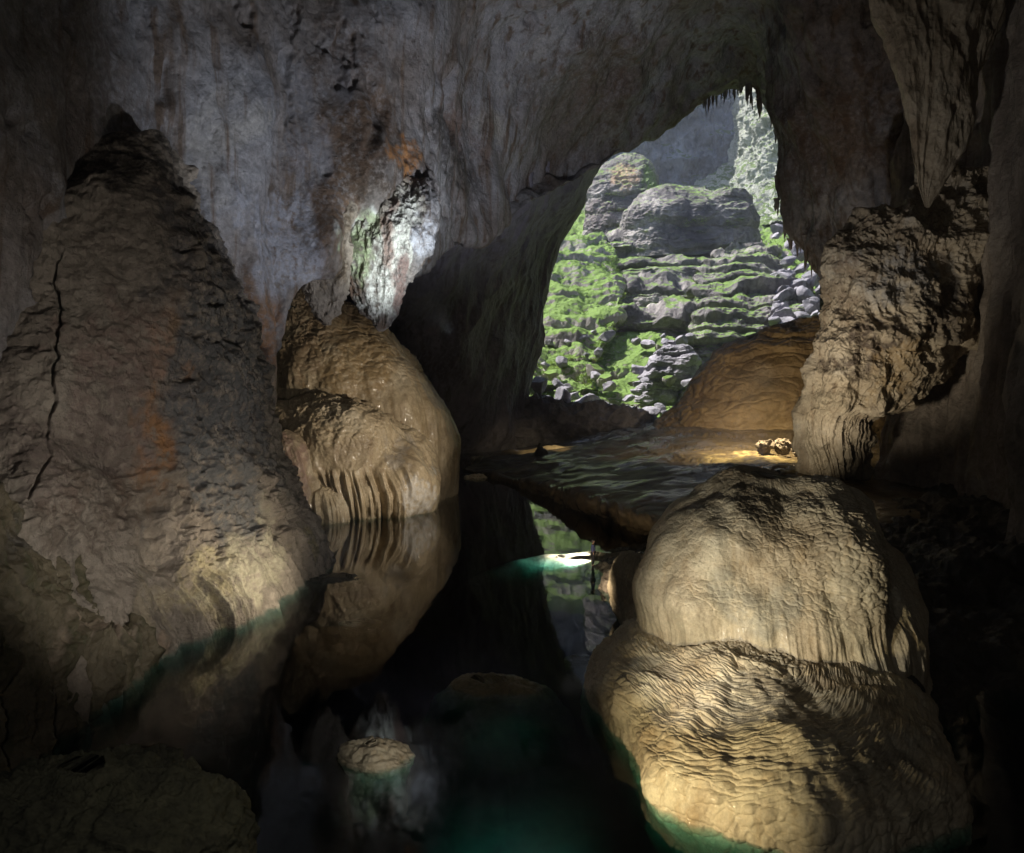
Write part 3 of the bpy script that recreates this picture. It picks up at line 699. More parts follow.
# dark rubble bank under the opening, cut out against daylight
o = body('rubble_bank', [(398,500,560),(404,470,600),(412,455,640),(422,450,672),(436,448,690),(450,446,700),(462,446,700)], 126, .22, q(500), q(160),
         lambda P, U, V: 1.5*fbm(P, 6, 4, (1,1,1), 7)+.9*ridged(P, 3, 4, (1,1,1), 3), M['boulder'])
tag(o, 'long low dark bank of rubble across the foot of the opening', 'rubble bank')
# golden strip of sediment at the far shore
o = body('sand_spit', [(446,545,600),(449,520,600),(453,495,590),(458,483,570),(464,480,560)], 106, .12, q(240), q(60),
         lambda P, U, V: .35*fbm(P, 3, 4, (1,1,1), 2), M['flow'])
tag(o, 'narrow golden strip of flowstone along the far shore, left of the terrace', 'shore strip')

# ------------------------------------------------------------------ brown dome and right column
o = body('flowstone_dome', [(316,800,860),(321,782,880),(328,764,900),(338,742,915),(352,722,925),(370,704,935),(392,686,945),(412,668,955),(432,650,960),(455,640,965)],
         112, .45, q(700), q(360), lambda P, U, V: 1.4*fbm(P, 14, 3, (1,1,.7), 3)+.55*strata(P, 4.5, 8.0, 1.4)+.25*shingle(U, V, 3.0, .6, 4.0)+.2*ridged(P, 4, 4, (1,1,1), 3), M['brown'])
tag(o, 'smooth brown flowstone dome behind the terrace, against the daylit opening', 'flowstone dome')
def dispCol(P, U, V):
    low = smooth01((14-P[..., 2])/5)
    d = 1.5*fbm(P, 7, 4, (1,1,.8), 9)+.4*ridged(P, 3, 5, (1,1,.8), 2, .6)*(1-.4*low)+low*flutes(U, V, 2.1, 5.0, .7, 4)*.28+(1-low)*.12*strata(P, 2.6, 3.0, 1.4)+.5*fbm(P, 3.0, 4, (1,1,1.2), 13)
    return d
rowsC = [(170,925,985),(195,905,990),(220,868,990),(238,842,988),(262,830,986),(290,826,984),(318,820,983),(342,814,981),(352,810,955),(375,803,948),(392,798,932),(408,795,918),(416,793,880),(440,795,872),(462,806,872),(480,812,872),(500,812,872)]
o = body('flowstone_column', rowsC, 64, .55, q(800), q(700), dispCol, M['col'],
         [(850,440,62,(3.2,6,3.2),(.55,.47,.36),.8), (870,340,60,(3,6,1.6),dbr,.9), (850,360,60,(2.5,6,1.2),dbr,.8), (830,400,61,(2,6,2),(.42,.36,.26),.7), (895,370,60,(2.4,6,3),(.35,.25,.13),.8),
          (900,270,60,(3,6,3),(.30,.29,.28),.8), (855,280,60,(3,6,2),(.26,.20,.14),.8), (945,320,61,(2,6,4),(.26,.22,.18),.7)])
tag(o, 'massive grey and tan flowstone column at the right end of the terrace, lit white at its foot', 'flowstone column')
for k, (px, py, w, h) in enumerate([(765,447,16,7),(783,447,17,8),(803,450,20,10)]):
    o = body('rock', [(py-h, px-w*.3, px+w*.3),(py-h*.6, px-w*.45, px+w*.45),(py, px-w*.5, px+w*.5),(py+h, px-w*.4, px+w*.4)], 76, .8, q(120), q(60),
             lambda P, U, V: .35*fbm(P, 1.6, 4, (1,1,1.5), px)+.15*ridged(P, .7, 4, (1,1,1), px), M['butt'])
    tag(o, ['smallest, leftmost of the three pale rocks at the foot of the right column', 'middle pale rock of the three at the foot of the right column', 'largest pale rock of the three, touching the right column'][k], 'rock', 'pale rocks at the foot of the column')
# pale hanging curtain
def dispH(P, U, V): return 1.0*fbm(P, 5, 4, (1,1,.4), 5)+flutes(U, V, 3.2, 6.0, 1.2, 2)*.10+.25*ridged(P, 2, 4, (1,1,.4), 4)
o = body('hanging_curtain', [(-160,820,1060),(-80,846,1020),(0,872,1004),(50,890,990),(100,900,978),(150,907,962),(180,914,946),(198,920,936),(208,925,930)], 60, .35, q(520), q(520), dispH, M['col'])
tag(o, 'long pale stone curtain hanging from the ceiling above the right column', 'stone curtain')
o = body('stone_spur', [(120,836,900),(160,842,896),(200,846,884),(230,850,874),(250,854,866),(262,858,862)], 92, .5, q(240), q(240),
         lambda P, U, V: .8*fbm(P, 5, 4, (1,1,.5), 8)+.5*ridged(P, 3, 4, (1,1,.5), 2), M['wall'])
tag(o, 'dark stone spur hanging behind the pale curtain', 'stone spur')

# ------------------------------------------------------------------ dark points on the mound's skyline and on the shore
def stalag(name, rows, D, label, mat='dark', seed=1):
    o = body(name, rows, D, .8, q(120), q(80), lambda P, U, V: .12*fbm(P, .8, 4, (1,1,1), seed), M[mat]); tag(o, label, 'stalagmite'); return o
stalag('stalagmite', [(468,749,753),(473,746,758),(480,742,765),(488,738,770),(500,732,774)], 31, 'dark leaning cone-shaped stalagmite poking above the top of the large pale mound')
stalag('stalagmite', [(470,777.6,780.4),(472,777,781.2),(474,777.6,780.6),(479,777,782),(490,775,784)], 31, 'tiny dark knob stalagmite right of the cone on top of the large pale mound', seed=3)
stalag('stalagmite', [(443,538.5,541),(447,537,543),(452,535,547),(459,532,550),(466,530,552)], 100, 'small dark pointed stalagmite on the far shore beside the golden strip', seed=5)
stalag('stalagmite', [(479,376,378),(486,374,380),(498,372,381),(512,371,383),(530,370,384)], 61.5, 'thin dark stalagmite in the water, left of two in front of the fringed mound', seed=6)
stalag('stalagmite', [(490,386,388),(496,384,391),(506,383,392),(516,382,393),(530,382,394)], 62, 'thin dark stalagmite in the water, right of two in front of the fringed mound', seed=7)

# ------------------------------------------------------------------ rocks in the pool
M['olive'] = rock('olive_awash_rock', [(.12,.10,.05),(.24,.20,.12),(.36,.31,.20)], .9, None, (0,0,0), 0, (.07,.06,.04), .5, .4, .05, 5)
def islet(rows, D, label, mat, ratio=.6, seed=0, amp=.1, cat='rock'):
    o = body('pool_rock', rows, D, ratio, q(260), q(110), lambda P, U, V: amp*1.1*fbm(P, 1.0, 4, (1,1,1), seed)+amp*.35*ridged(P, .45, 4, (.7,1.3,1), seed)+amp*.25*strata(P, .12, seed, .6), M[mat])
    tag(o, label, cat); return o
islet([(741,364,376),(744,356,388),(748,347,398),(753,341,408),(758,341,414),(762,342,414),(770,347,410),(790,350,408),(860,352,406)], 22.3, 'jagged cream rock breaking the water surface in the middle of the near pool', 'flowL', .7, 3, .17)
islet([(677.0,470,510),(679,462,522),(682,453,532),(685,450,540),(688,446,546),(696,438,556),(720,424,574),(775,410,596)], 27.6, 'flat olive rock lying just at the water surface beyond the cream rock', 'olive', .55, 5, .15)
islet([(677,515,519),(679,512,523),(684,511,525),(700,511,525)], 27.8, 'small white-topped stone on the right end of the flat olive rock', 'flowL', .7, 8, .06)
islet([(575.6,318,352),(577.5,308,360),(580,304,364),(590,310,360)], 42.5, 'low dark rock awash in the pool near the fluted foot of the buttress', 'dark', .5, 9, .12)
islet([(620.6,345,370),(622,340,378),(625,338,382),(640,342,380)], 35, 'low dark rock awash in the pool, nearer than the one by the buttress', 'dark', .5, 11, .1)
islet([(656,575,590),(658,568,598),(662,566,600),(680,570,600)], 30.5, 'low dark rock awash beside the flowstone apron', 'dark', .5, 12, .1)
islet([(474,470,480),(476,466,486),(480,464,488),(490,466,488)], 86, 'small tan stone standing in the far pool below the golden strip', 'flowL', .6, 14, .2)
islet([(457,488,505),(459,484,508),(463,482,510),(475,484,510)], 102, 'flat tan stone at the left end of the golden strip', 'flowL', .5, 15, .25)
islet([(456,474,482),(458,471,486),(461,470,488),(470,470,488)], 104, 'tiny pale stone in the far pool, left of the flat tan stone', 'flowL', .6, 16, .2)

# ------------------------------------------------------------------ water and bed
wv = [(x, y, z) for z in (-11, 0) for x, y in ((-74,-33),(94,-33),(94,140.6),(-74,140.6))]
me = bpy.data.meshes.new('water'); me.from_pydata(wv, [], [(0,3,2,1),(4,5,6,7),(0,1,5,4),(1,2,6,5),(2,3,7,6),(3,0,4,7)]); me.materials.append(M['water'])
o = link('water', me); tag(o, kind='structure')
gx = np.linspace(-72, 90, q(260)); gy = np.linspace(-32, 141, q(300))
GX, GY = np.meshgrid(gx, gy)
Pz = np.stack([GX, GY, np.zeros_like(GX)-2.6], -1)
Pz[..., 2] += .5+.5*fbm(Pz, 9, 4, (1,1,1), 3)-2.0*smooth01((GY-24)/14)+.12*ridged(Pz, 1.5, 3, (1,1,1), 2)
o = grid_mesh('pool_bed', Pz, M['bed']); o.data.color_attributes.new('tint', 'FLOAT_COLOR', 'POINT') if 'tint' not in o.data.color_attributes else None
for d_ in o.data.color_attributes['tint'].data[:1]: pass
o.data.color_attributes['tint'].data.foreach_set('color', np.zeros(len(o.data.vertices)*4, np.float32))
tag(o, kind='structure')

# ------------------------------------------------------------------ the daylit doline
ctG = [[(380,452,128),(540,450,130),(700,446,130),(850,440,130),(1000,430,130)],
       [(380,430,150),(550,408,146),(640,418,146),(850,400,150),(1000,390,150)],
       [(400,400,170),(550,385,165),(660,395,168),(800,350,175),(1000,330,175)],
       [(400,330,200),(550,320,195),(680,330,200),(800,290,205),(1000,280,205)],
       [(420,270,240),(560,255,235),(690,270,240),(800,245,245),(1000,240,245)],
       [(420,230,290),(580,225,290),(690,230,290),(800,222,300),(1000,210,300)],
       [(420,210,360),(600,205,370),(700,205,370),(800,190,370),(1000,180,370)],
       [(420,180,440),(600,180,450),(700,180,450),(800,170,450),(1000,150,450)]]
def dispG(P, U, V): return 2.5*fbm(P, 22, 5, (1,1,.8), 5)+1.3*ridged(P, 8, 5, (1,1,1.3), 8, .6)+1.2*strata(P, 4.0, 7.0, 1.2)
grd = sheet('doline_ground', ctG, q(620), q(560), dispG, M['mossy']); tag(grd, kind='structure')

def layered(name, rows, D, ratio, label, cat='rock', mat='strata', s=3.5, amp=1.3, big=2.0, seed=0, n=(520, 360), spots=None, sq=2.4, wp=.4):
    o = body(name, rows, D, ratio, q(n[0]), q(n[1]),
             lambda P, U, V: big*fbm(P, 15, 4, (1,1,.8), seed)+amp*strata(P, s, seed+2, wp)*(.6+.8*smooth01(.5+fbm(P, 10, 2, (1,1,1), seed+8)))+.16*amp*strata(P, s*.37, seed+5, wp)*smooth01(.5+1.5*fbm(P, 8, 2, (1,1,1), seed+18))+.4*ridged(P, 6, 5, (1,1,1.4), seed, .6)+.2*fbm(P, 1.6, 3, (1,1,1.5), seed), M[mat], spots, sq=sq)
    tag(o, label, cat); return o
layered('layered_boulder', [(190,668,705,252),(194,648,722,246),(200,636,742,241),(208,627,750,237),(218,622,754,236),(240,620,758,236),(262,618,760,236)], 238, .6, 'flat-topped mossy dark rock cap crowning the stepped formation', mat='strata', s=9, amp=.8, big=1.4, seed=3)
layered('layered_boulder', [(189,722,738),(191,716,744),(198,714,748),(206,712,750),(215,710,750)], 232, .9, 'small dark knob of rock on the right top of the stepped formation', s=3, amp=.7, big=.6, seed=5, n=(240,140))
layered('rounded_boulder', [(157,622,640,272),(160,612,648,268),(168,601,654,264),(180,592,658,260),(195,586,660,257),(215,583,660,256),(245,581,660,256),(262,580,660,256)], 262, .7, 'tall rounded boulder with an orange and green ridged crown, left of the stepped formation', mat='strata', s=6, amp=.8, big=1.5, seed=7,
        spots=[(625,175,250,(7,30,8),(.42,.27,.17),.9), (650,185,255,(5,30,12),(.10,.17,.03),.95), (600,215,250,(9,30,9),(.14,.11,.12),.9)])  # orange-lit top and shaded front are painted in by these spots
layered('stepped_formation', [(234,612,745,250),(243,600,758,236),(256,596,764,234),(266,592,770,224),(281,590,776,222),(292,588,782,212),(308,586,788,210),(318,584,794,200),(340,582,800,198),(380,580,815,196),(410,580,820,195)], 222, .3, 'broad stepped grey rock formation with mossy ledges in the daylight', 'rock formation', s=6.5, amp=2.8, big=2.2, seed=9, n=(900, 560), sq=2.2, wp=.22)
layered('slab_outcrop', [(246,728,765,222),(256,714,780,214),(270,700,792,206),(290,692,804,197),(312,687,814,188),(336,686,820,182),(360,690,826,180),(395,695,830,179),(420,695,830,179)], 188, .3, 'dark outcrop of thin stacked slabs, right of the green slope', 'rock outcrop', s=3.6, amp=1.7, big=2.5, seed=11, n=(700, 460))
layered('mossy_slope', [(308,648,690,214),(316,622,692,206),(328,604,690,198),(340,592,686,190),(354,582,682,182),(368,574,676,174),(382,568,668,167),(396,566,660,162),(412,566,655,160)], 176, .25, 'bright green mossy slope in the lower middle of the opening', 'mossy slope', mat='mossy', s=7, amp=.5, big=2.5, seed=13, n=(520, 360))
layered('mossy_slope', [(236,550,600,236),(246,540,612,228),(264,530,618,218),(284,528,622,208),(306,526,622,196),(330,526,615,184),(356,526,600,172),(390,526,590,160)], 180, .22, 'yellow-green mossy slope along the left edge of the opening', 'mossy slope', mat='mossy', s=7, amp=1.3, big=3, seed=15, n=(420, 360))
layered('jagged_boulder', [(338,664,676),(346,656,688),(358,650,694),(372,644,694),(386,640,690),(400,638,684),(420,638,680)], 160, .7, 'tall jagged grey boulder right of the bright green slope', mat='boulder', s=3, amp=.9, big=2.5, seed=17, n=(320, 240), sq=2.6)

# fallen blocks under the opening: each a boulder of its own
def block(seed):
    rs = np.random.RandomState(seed)
    nu, nv = 40, 24
    th = np.linspace(0, 2*np.pi, nu, endpoint=False)[None]; ph = np.linspace(.02, np.pi-.02, nv)[:, None]
    P = np.stack([np.sin(ph)*np.cos(th), np.sin(ph)*np.sin(th), np.cos(ph)+0*th], -1)
    for k in range(11):       # cut flat facets
        n = rs.normal(size=3); n /= np.linalg.norm(n); dcut = rs.uniform(.5, .8)
        e = np.maximum((P@n)-dcut, 0); P = P-e[..., None]*n
    P = P*(1+.08*fbm(P, .5, 3, (1,1,1), seed))[..., None]
    P[..., 2] += .6
    return P
protos = []
for k in range(6):
    ob = grid_mesh('fallen_block', block(40+k), M['mossy' if k == 3 else 'boulder'], wrap=True, col=np.zeros((24, 40, 4), np.float32), cap=True)
    protos.append(ob)
rb = random.Random(11)
spots_b = [(548,400,142,3.6,0),(562,396,140,2.2,2),(583,402,139,3.8,4),(600,412,136,2.5,2),(618,410,136,2.6,1),(634,414,135,2.6,3),(650,412,136,2.6,5),(535,385,138,2.6,0)]
for i in range(70):
    px = rb.uniform(535, 690); py = rb.uniform(330, 416)
    spots_b.append((px, py, 138+max(0, (416-py))*.5, rb.uniform(.8, 2.2), rb.randrange(6)))
for i in range(60):
    px = rb.uniform(770, 835); py = rb.uniform(225, 325)
    spots_b.append((px, py, 176+(325-py)*.35, rb.uniform(1.2, 3.0), rb.choice([0, 0, 2, 4, 1])))
used = set()
for i, (px, py, D, r, k) in enumerate(spots_b):
    ob = protos[k] if k not in used else protos[k].copy()
    if k in used: C.objects.link(ob)
    used.add(k)
    p = at(px, py, D)
    ob.location = p-np.array([0, 0, r*.6]); ob.scale = (r*rb.uniform(.8, 1.5), r, r*rb.uniform(.5, 1.0)); ob.rotation_euler = (rb.uniform(-.4, .4), rb.uniform(-.4, .4), rb.uniform(0, 6))
    if i == 2: lab = 'pale angular fallen block catching the light under the green slope'
    elif i == 0: lab = 'dark angular fallen block at the lower left corner of the opening'
    elif px < 700: lab = 'small grey fallen block in the rubble under the green slope'
    else: lab = 'small grey fallen block in the scree right of the slab outcrop'
    tag(ob, lab, 'boulder', None if i in (0, 2) else ('fallen blocks under the green slope' if px < 700 else 'fallen blocks in the right scree'))

# cliffs
ctC1 = [[(300,330,420),(560,320,430),(700,300,430),(760,300,420),(900,300,400)],
        [(300,200,420),(560,200,430),(690,210,430),(745,210,425),(900,200,400)],
        [(300,60,410),(560,60,425),(690,80,425),(752,70,420),(900,60,390)],
        [(300,-200,400),(560,-200,415),(690,-180,415),(752,-180,410),(900,-200,380)]]
def dispK(P, U, V): return 9*fbm(P, 60, 4, (1,1,.7), 5)+5*ridged(P, 26, 5, (1,1,.8), 3, .55)+1.5*fbm(P, 6, 4, (1,1,1), 3)+flutes(U, V, 16, 3.0)*1.6
o = sheet('doline_cliff', ctC1, q(500), q(420), dispK, M['cliff']); tag(o, kind='structure')
ctC2 = [[(735,300,400),(745,290,340),(800,280,310),(860,280,280),(1000,280,220),(1300,300,150)],
        [(735,170,400),(744,170,350),(800,175,310),(860,175,280),(1000,160,220),(1300,100,150)],
        [(742,90,400),(750,90,352),(805,85,312),(860,80,280),(1000,50,220),(1300,-100,150)],
        [(748,-60,400),(756,-60,352),(812,-80,312),(860,-100,280),(1000,-200,220),(1300,-500,150)]]
def dispK2(P, U, V): return 4*fbm(P, 40, 4, (1,1,.6), 9)+2.5*ridged(P, 14, 5, (1,1,.7), 4, .6)+1.4*fbm(P, 5, 4, (1,1,1), 2)
o = sheet('doline_cliff', ctC2, q(600), q(500), dispK2, M['cliffg']); tag(o, kind='structure')
ctS = [[(600,232,300),(680,232,300),(740,228,290),(800,225,280),(860,225,270)],
       [(600,205,340),(680,212,340),(735,205,325),(800,190,305),(860,180,280)],
       [(600,185,380),(680,198,385),(740,175,365),(800,150,330),(860,140,290)],
       [(600,180,425),(680,190,430),(745,150,410),(800,120,360),(860,110,300)]]
o = sheet('doline_slope', ctS, q(420), q(260), lambda P, U, V: 4*fbm(P, 24, 5, (1,1,1), 9)+1.5*ridged(P, 9, 4, (1,1,1), 4)+.8*fbm(P, 3, 3, (1,1,1), 2), M['cliffg']); tag(o, kind='structure')
ctC3 = [[(560,300,430),(480,300,330),(400,320,240),(100,400,150)],
        [(560,200,430),(480,230,330),(400,220,240),(80,150,150)],
        [(560,110,430),(480,185,330),(400,150,240),(50,16,150)]]
o = sheet('doline_cliff', ctC3, q(300), q(300), dispK, M['cliff']); tag(o, kind='structure')

# ground cover: ferns and moss tufts on the daylit ledges, one uncountable mass
def leafmass():
    dg = bpy.context.evaluated_depsgraph_get()
    rs = np.random.RandomState(4)
    vs = []; fs = []
    names = [o for o in C.objects if o.name.startswith(('stepped_formation', 'mossy_slope', 'layered_boulder', 'slab_outcrop', 'doline_ground', 'rounded_boulder'))]
    allp = []
    for o in names:
        me = o.data; n = len(me.vertices)
        co = np.empty(n*3, np.float32); me.vertices.foreach_get('co', co); co = co.reshape(-1, 3)+np.array(o.location)
        no = np.empty(n*3, np.float32); me.vertices.foreach_get('normal', no); no = no.reshape(-1, 3)
        px = co[:, 0]/co[:, 1]*F+512; py = HZ-(co[:, 2]-CH)/co[:, 1]*F
        sel = (no[:, 2] > .45) & (px > 515) & (px < 850) & (py > 90) & (py < 425)
        m = fbm(co, 9, 3, (1,1,1), 3)+.25*fbm(co, 2.5, 2, (1,1,1), 6)
        th = {'stepped_formation': .0, 'mossy_slope': -.25, 'layered_boulder': .2, 'slab_outcrop': .08, 'doline_ground': -.1, 'rounded_boulder': .2}[o.name.split('.')[0]]
        sel &= (m > th)
        idx = np.nonzero(sel)[0]
        k = min(len(idx), {'mossy_slope': 16000, 'doline_ground': 16000, 'stepped_formation': 8000}.get(o.name.split('.')[0], 3000))
        if len(idx): allp.append(co[rs.choice(idx, k, replace=False)])
    A = np.concatenate(allp); n = len(A)
    nb = 3
    base = np.repeat(A, nb, 0); base += rs.normal(size=base.shape)*np.array([.5, .5, .12])
    ang = rs.uniform(0, 2*np.pi, len(base)); Ln = rs.uniform(.2, .6, len(base)); wd = Ln*.22
    dirn = np.stack([np.cos(ang), np.sin(ang), rs.uniform(.2, 1.3, len(base))], 1); dirn /= np.linalg.norm(dirn, axis=1)[:, None]
    side = np.stack([-np.sin(ang), np.cos(ang), 0*ang], 1)
    mid = base+dirn*(Ln*.55)[:, None]; tip = base+dirn*Ln[:, None]-np.array([0, 0, 1])*(Ln*.25)[:, None]
    V = np.stack([base, mid+side*wd[:, None], tip, mid-side*wd[:, None]], 1).reshape(-1, 3)
    me = bpy.data.meshes.new('ferns'); me.vertices.add(len(V)); me.vertices.foreach_set('co', V.astype(np.float32).ravel())
    nf = len(base); me.loops.add(nf*4); me.loops.foreach_set('vertex_index', np.arange(nf*4, dtype=np.int32)); me.polygons.add(nf); me.polygons.foreach_set('loop_start', np.arange(nf, dtype=np.int32)*4)
    me.update(calc_edges=True)
    m = bpy.data.materials.new('fern_leaves'); m.use_nodes = True; N = m.node_tree.nodes; L = m.node_tree.links
    b = N['Principled BSDF']; b.inputs['Roughness'].default_value = .6
    g = N.new('ShaderNodeNewGeometry'); nz = N.new('ShaderNodeTexNoise'); nz.inputs['Scale'].default_value = .09; nz.inputs['Detail'].default_value = 5; L.new(g.outputs['Position'], nz.inputs['Vector'])
    cr = N.new('ShaderNodeValToRGB'); cr.color_ramp.elements[0].position = .35; cr.color_ramp.elements[0].color = (.05,.11,.018,1); cr.color_ramp.elements[1].position = .62; cr.color_ramp.elements[1].color = (.19,.28,.04,1)
    L.new(nz.outputs['Fac'], cr.inputs[0]); L.new(cr.outputs[0], b.inputs['Base Color'])
    tl = N.new('ShaderNodeBsdfTranslucent'); L.new(cr.outputs[0], tl.inputs['Color']); mx = N.new('ShaderNodeMixShader'); mx.inputs[0].default_value = .35
    L.new(b.outputs[0], mx.inputs[1]); L.new(tl.outputs[0], mx.inputs[2]); L.new(mx.outputs[0], N['Material Output'].inputs['Surface'])
    me.materials.append(m)
    o = link('ferns', me); tag(o, 'low green ferns and moss covering the daylit ledges', 'ferns', kind='stuff')
leafmass()

# ------------------------------------------------------------------ the person on the shore
def skin_chain(name, verts, edges, radii, mat, parent=None, sub=2):
    me = bpy.data.meshes.new(name); me.from_pydata(verts, edges, []); me.materials.append(mat)
    o = link(name, me, parent)
    md = o.modifiers.new('skin', 'SKIN'); md.use_smooth_shade = True
    for i, r in enumerate(radii): me.skin_vertices[0].data[i].radius = (r, r)
    me.skin_vertices[0].data[0].use_root = True
    s = o.modifiers.new('sub', 'SUBSURF'); s.levels = sub; s.render_levels = sub
    return o
def person(loc, rz):
    skin = simple('skin', (.35,.22,.16), .6); shirt = simple('blue_shirt', (.05,.06,.16), .8); trs = simple('dark_trousers', (.015,.015,.02), .8)
    hair = simple('dark_hair', (.012,.01,.01), .6)
    v = [(0,0,.93),(0,0,1.12),(0,.01,1.34),(0,0,1.47),(0,-.01,1.55),(0,-.015,1.64),(0,-.01,1.70),
         (.18,0,1.40),(.24,.02,1.13),(.22,-.10,.92),(.21,-.14,.85),
         (-.18,0,1.40),(-.25,.03,1.14),(-.24,-.06,.90),(-.24,-.09,.82),
         (.09,0,.88),(.10,-.02,.48),(.10,.02,.09),(.11,-.13,.04),
         (-.09,0,.88),(-.11,.0,.48),(-.12,.05,.09),(-.14,-.10,.04)]
    e = [(0,1),(1,2),(2,3),(3,4),(4,5),(5,6),(2,7),(7,8),(8,9),(9,10),(2,11),(11,12),(12,13),(13,14),(0,15),(15,16),(16,17),(17,18),(0,19),(19,20),(20,21),(21,22)]
    r = [.14,.13,.15,.055,.085,.10,.07,.065,.045,.033,.035,.065,.045,.033,.035,.09,.06,.04,.04,.09,.06,.04,.04]
    b = skin_chain('person', v, e, r, skin); b.location = loc; b.rotation_euler.z = rz
    # clothes follow the body
    sv = [v[0],v[1],v[2],(0,0,1.43),v[7],v[8],(.225,-.07,.98),v[11],v[12],(-.243,-.03,.97)]
    skin_chain('shirt', sv, [(0,1),(1,2),(2,3),(2,4),(4,5),(5,6),(2,7),(7,8),(8,9)], [.165,.155,.175,.085,.085,.065,.05,.085,.065,.05], shirt, b)
    tv = [(0,0,.95),v[15],v[16],(.10,.01,.14),v[19],v[20],(-.12,.04,.14)]
    skin_chain('trousers', tv, [(0,1),(1,2),(2,3),(0,4),(4,5),(5,6)], [.155,.108,.078,.06,.108,.078,.06], trs, b)
    skin_chain('hair', [(0,.02,1.66),(0,.0,1.725),(0,.05,1.60)], [(0,1),(0,2)], [.108,.075,.06], hair, b)
    for s, p in (('shoe', v[17:19]), ('shoe', v[21:23])):
        skin_chain(s, [(p[0][0], p[0][1]+.02, .05), (p[1][0], p[1][1]-.02, .045)], [(0,1)], [.055,.05], trs, b)
    tag(b, 'person in blue shirt and dark trousers standing on the shore rock', 'person')
    return b
def ground_z(x, y, names):
    dg = bpy.context.evaluated_depsgraph_get()
    best = -9
    for o in C.objects:
        if o.name.split('.')[0] in names:
            M4 = o.matrix_world.inverted() if False else None
            from mathutils import Vector
            ok, loc, no, ix = o.ray_cast(Vector((x, y, 30))-o.location, Vector((0, 0, -1)))
            if ok: best = max(best, loc.z+o.location.z)
    return best
bpy.context.view_layer.update()
pp = at(593, 565, 45.0)
gz = ground_z(pp[0], pp[1], ('shore_rock',))
print('person ground', pp, gz)
person((pp[0], pp[1], gz if gz > -5 else pp[2]), math.radians(75))

# ------------------------------------------------------------------ light
def spot(name, loc, target, W, col, ang=90, blend=.8, size=.3):
    l = bpy.data.lights.new(name, 'SPOT'); l.energy = W; l.color = col; l.spot_size = math.radians(ang); l.spot_blend = blend; l.shadow_soft_size = size
    o = bpy.data.objects.new(name, l); C.objects.link(o); o.location = loc
    from mathutils import Vector
    d = Vector(target)-Vector(loc); o.rotation_euler = d.to_track_quat('-Z', 'Y').to_euler()
    return o
def point(name, loc, W, col, size=.2):
    l = bpy.data.lights.new(name, 'POINT'); l.energy = W; l.color = col; l.shadow_soft_size = size
    o = bpy.data.objects.new(name, l); C.objects.link(o); o.location = loc; return o
warm, wm2, cool, wht_ = (1,.80,.52), (1,.72,.38), (.78,.86,1), (1,.97,.9)
# torches and lamps that the cavers have placed, plus added fill lights
K = .55
spot('torch_curtain', at(452,335,50), at(388,245,63), 13000*K, (.93,1,.95), 44, 1.0, .2)
spot('lamp_left_mound', (14,38,4.4), at(352,425,66), 27000*K, (1,.88,.72), 33, .8, .3)
spot('lamp_buttress', at(360,560,20), at(150,430,34), 5200*K, (1,.93,.82), 90, 1.0, .3)
spot('lamp_flutes', at(400,590,33), at(250,560,37), 4200*K, (1,.88,.66), 62, 1.0, .2)
spot('lamp_wall', (13,39,5.5), at(310,170,56), 33000*K, (.88,.93,1), 50, 1.0, .5)
spot('lamp_roof', (15,40,5.5), at(510,50,85), 46000*K, (.93,.95,1), 60, 1.0, .5)
spot('lamp_islet', (1.6,12,3.2), at(395,745,22.3), 1500*K, (1,.93,.8), 16, .9, .1)
spot('lamp_apron', at(500,875,14.2), at(705,750,20.5), 3000*K, (1,.82,.48), 54, .9, .2)
spot('lamp_mound', at(560,690,18), at(750,610,25), 3300*K, (1,.92,.76), 58, .9, .2)
spot('lamp_far_shore', at(570,436,99), at(545,455,107), 1300*K, (1,.8,.45), 62, .9, .3)
spot('lamp_terrace', at(765,360,76), at(758,455,82), 26000*K, (1,.80,.46), 115, 1.0, .6)
spot('lamp_column', at(770,455,52), at(862,355,64), 7500*K, (1,.87,.66), 60, 1.0, 1.0)
spot('lamp_column_foot', at(770,462,54), at(805,445,62), 2400*K, (1,.88,.66), 36, 1.0, .2)
spot('lamp_dome', at(745,400,86), at(750,375,105), 7500*K, (1,.78,.48), 110, .9, .3)
spot('lamp_pool', (.6,10.5,3.4), (.1,20.6,-2.1), 30000*K, (.85,1,.97), 30, 1.0, .2)
spot('lamp_shore', at(590,545,46.2), at(566,562,47.5), 2400*K, wht_, 100, .6, .2)
point('fill_light', (-1,-3,14.5), 800*K, (1,.95,.88), .1)  # unseen fill, added near the camera to lift the blacks
spot('lamp_lip', (2.2,31,1.6), (6,56,1.6), 5000*K, (1,.8,.55), 60, 1.0, .2)
spot('fill_right_vault', (12,46,5), at(860,110,75), 8000*K, (1,.95,.9), 62, 1.0, .3)  # unseen fill, added to brighten the dark hanging mass
spot('fill_boulder', at(300,640,12), at(210,800,14), 70*K, (1,.9,.7), 70, 1.0, .2)  # unseen fill, added so the near corner boulder shows

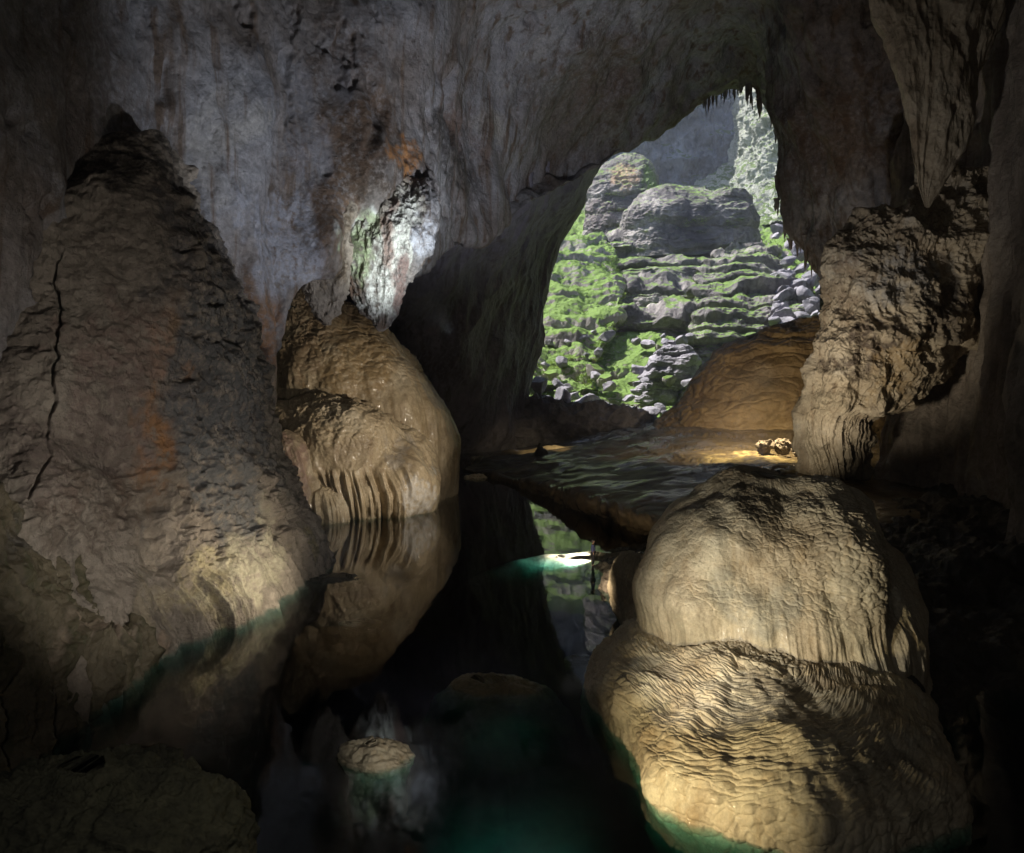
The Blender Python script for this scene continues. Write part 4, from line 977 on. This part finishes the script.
w = bpy.data.worlds.new('World'); S.world = w; w.use_nodes = True
nt = w.node_tree; bg = nt.nodes['Background']; sky = nt.nodes.new('ShaderNodeTexSky'); sky.sky_type = 'NISHITA'; sky.sun_disc = False
EL, AZ = math.radians(58), math.radians(288)     # sun shining down the doline from the left
sky.sun_elevation = EL; sky.sun_rotation = AZ; sky.air_density = 1.0
nt.links.new(sky.outputs[0], bg.inputs[0]); bg.inputs[1].default_value = .09
sl = bpy.data.lights.new('sun', 'SUN'); sl.energy = 5.0; sl.angle = math.radians(.5); sl.color = (1,.96,.88)
so = bpy.data.objects.new('sun', sl); C.objects.link(so)
from mathutils import Vector
dv = Vector((math.sin(AZ)*math.cos(EL), math.cos(AZ)*math.cos(EL), math.sin(EL)))
so.rotation_euler = dv.to_track_quat('Z', 'Y').to_euler()

def haze():
    X0, X1, Y0, Y1, Z0, Z1 = -560, 620, -75, 600, -25, 330
    v = [(x, y, z) for z in (Z0, Z1) for x, y in ((X0,Y0),(X1,Y0),(X1,Y1),(X0,Y1))]
    me = bpy.data.meshes.new('haze'); me.from_pydata(v, [], [(0,3,2,1),(4,5,6,7),(0,1,5,4),(1,2,6,5),(2,3,7,6),(3,0,4,7)])
    m = bpy.data.materials.new('pale_air'); m.use_nodes = True; N = m.node_tree.nodes; N.remove(N['Principled BSDF'])
    p = N.new('ShaderNodeVolumePrincipled'); p.inputs['Color'].default_value = (.80,.86,1,1); p.inputs['Density'].default_value = .0003
    p.inputs['Anisotropy'].default_value = .2
    m.node_tree.links.new(p.outputs[0], N['Material Output'].inputs['Volume']); me.materials.append(m)
    o = link('haze', me); tag(o, kind='stuff')
HAZE = True
if HAZE: haze()
# ------------------------------------------------------------------ camera and render
cd = bpy.data.cameras.new('camera'); co = bpy.data.objects.new('camera', cd); C.objects.link(co); S.camera = co
co.location = (0, 0, CH); co.rotation_euler = (math.radians(90), 0, 0)
cd.sensor_width = 36; cd.lens = 36*F/1024; cd.shift_y = -(426.5-HZ)/1024; cd.clip_end = 3000; cd.clip_start = .1
S.view_settings.view_transform = 'Standard'; S.view_settings.look = 'None'; S.view_settings.exposure = 1.2; S.view_settings.gamma = 1
S.cycles.use_denoising = True; S.cycles.use_adaptive_sampling = True; S.cycles.adaptive_threshold = .025
S.cycles.max_bounces = 6; S.cycles.diffuse_bounces = 2; S.cycles.glossy_bounces = 3; S.cycles.transparent_max_bounces = 8
S.cycles.caustics_reflective = False; S.cycles.sample_clamp_indirect = 4
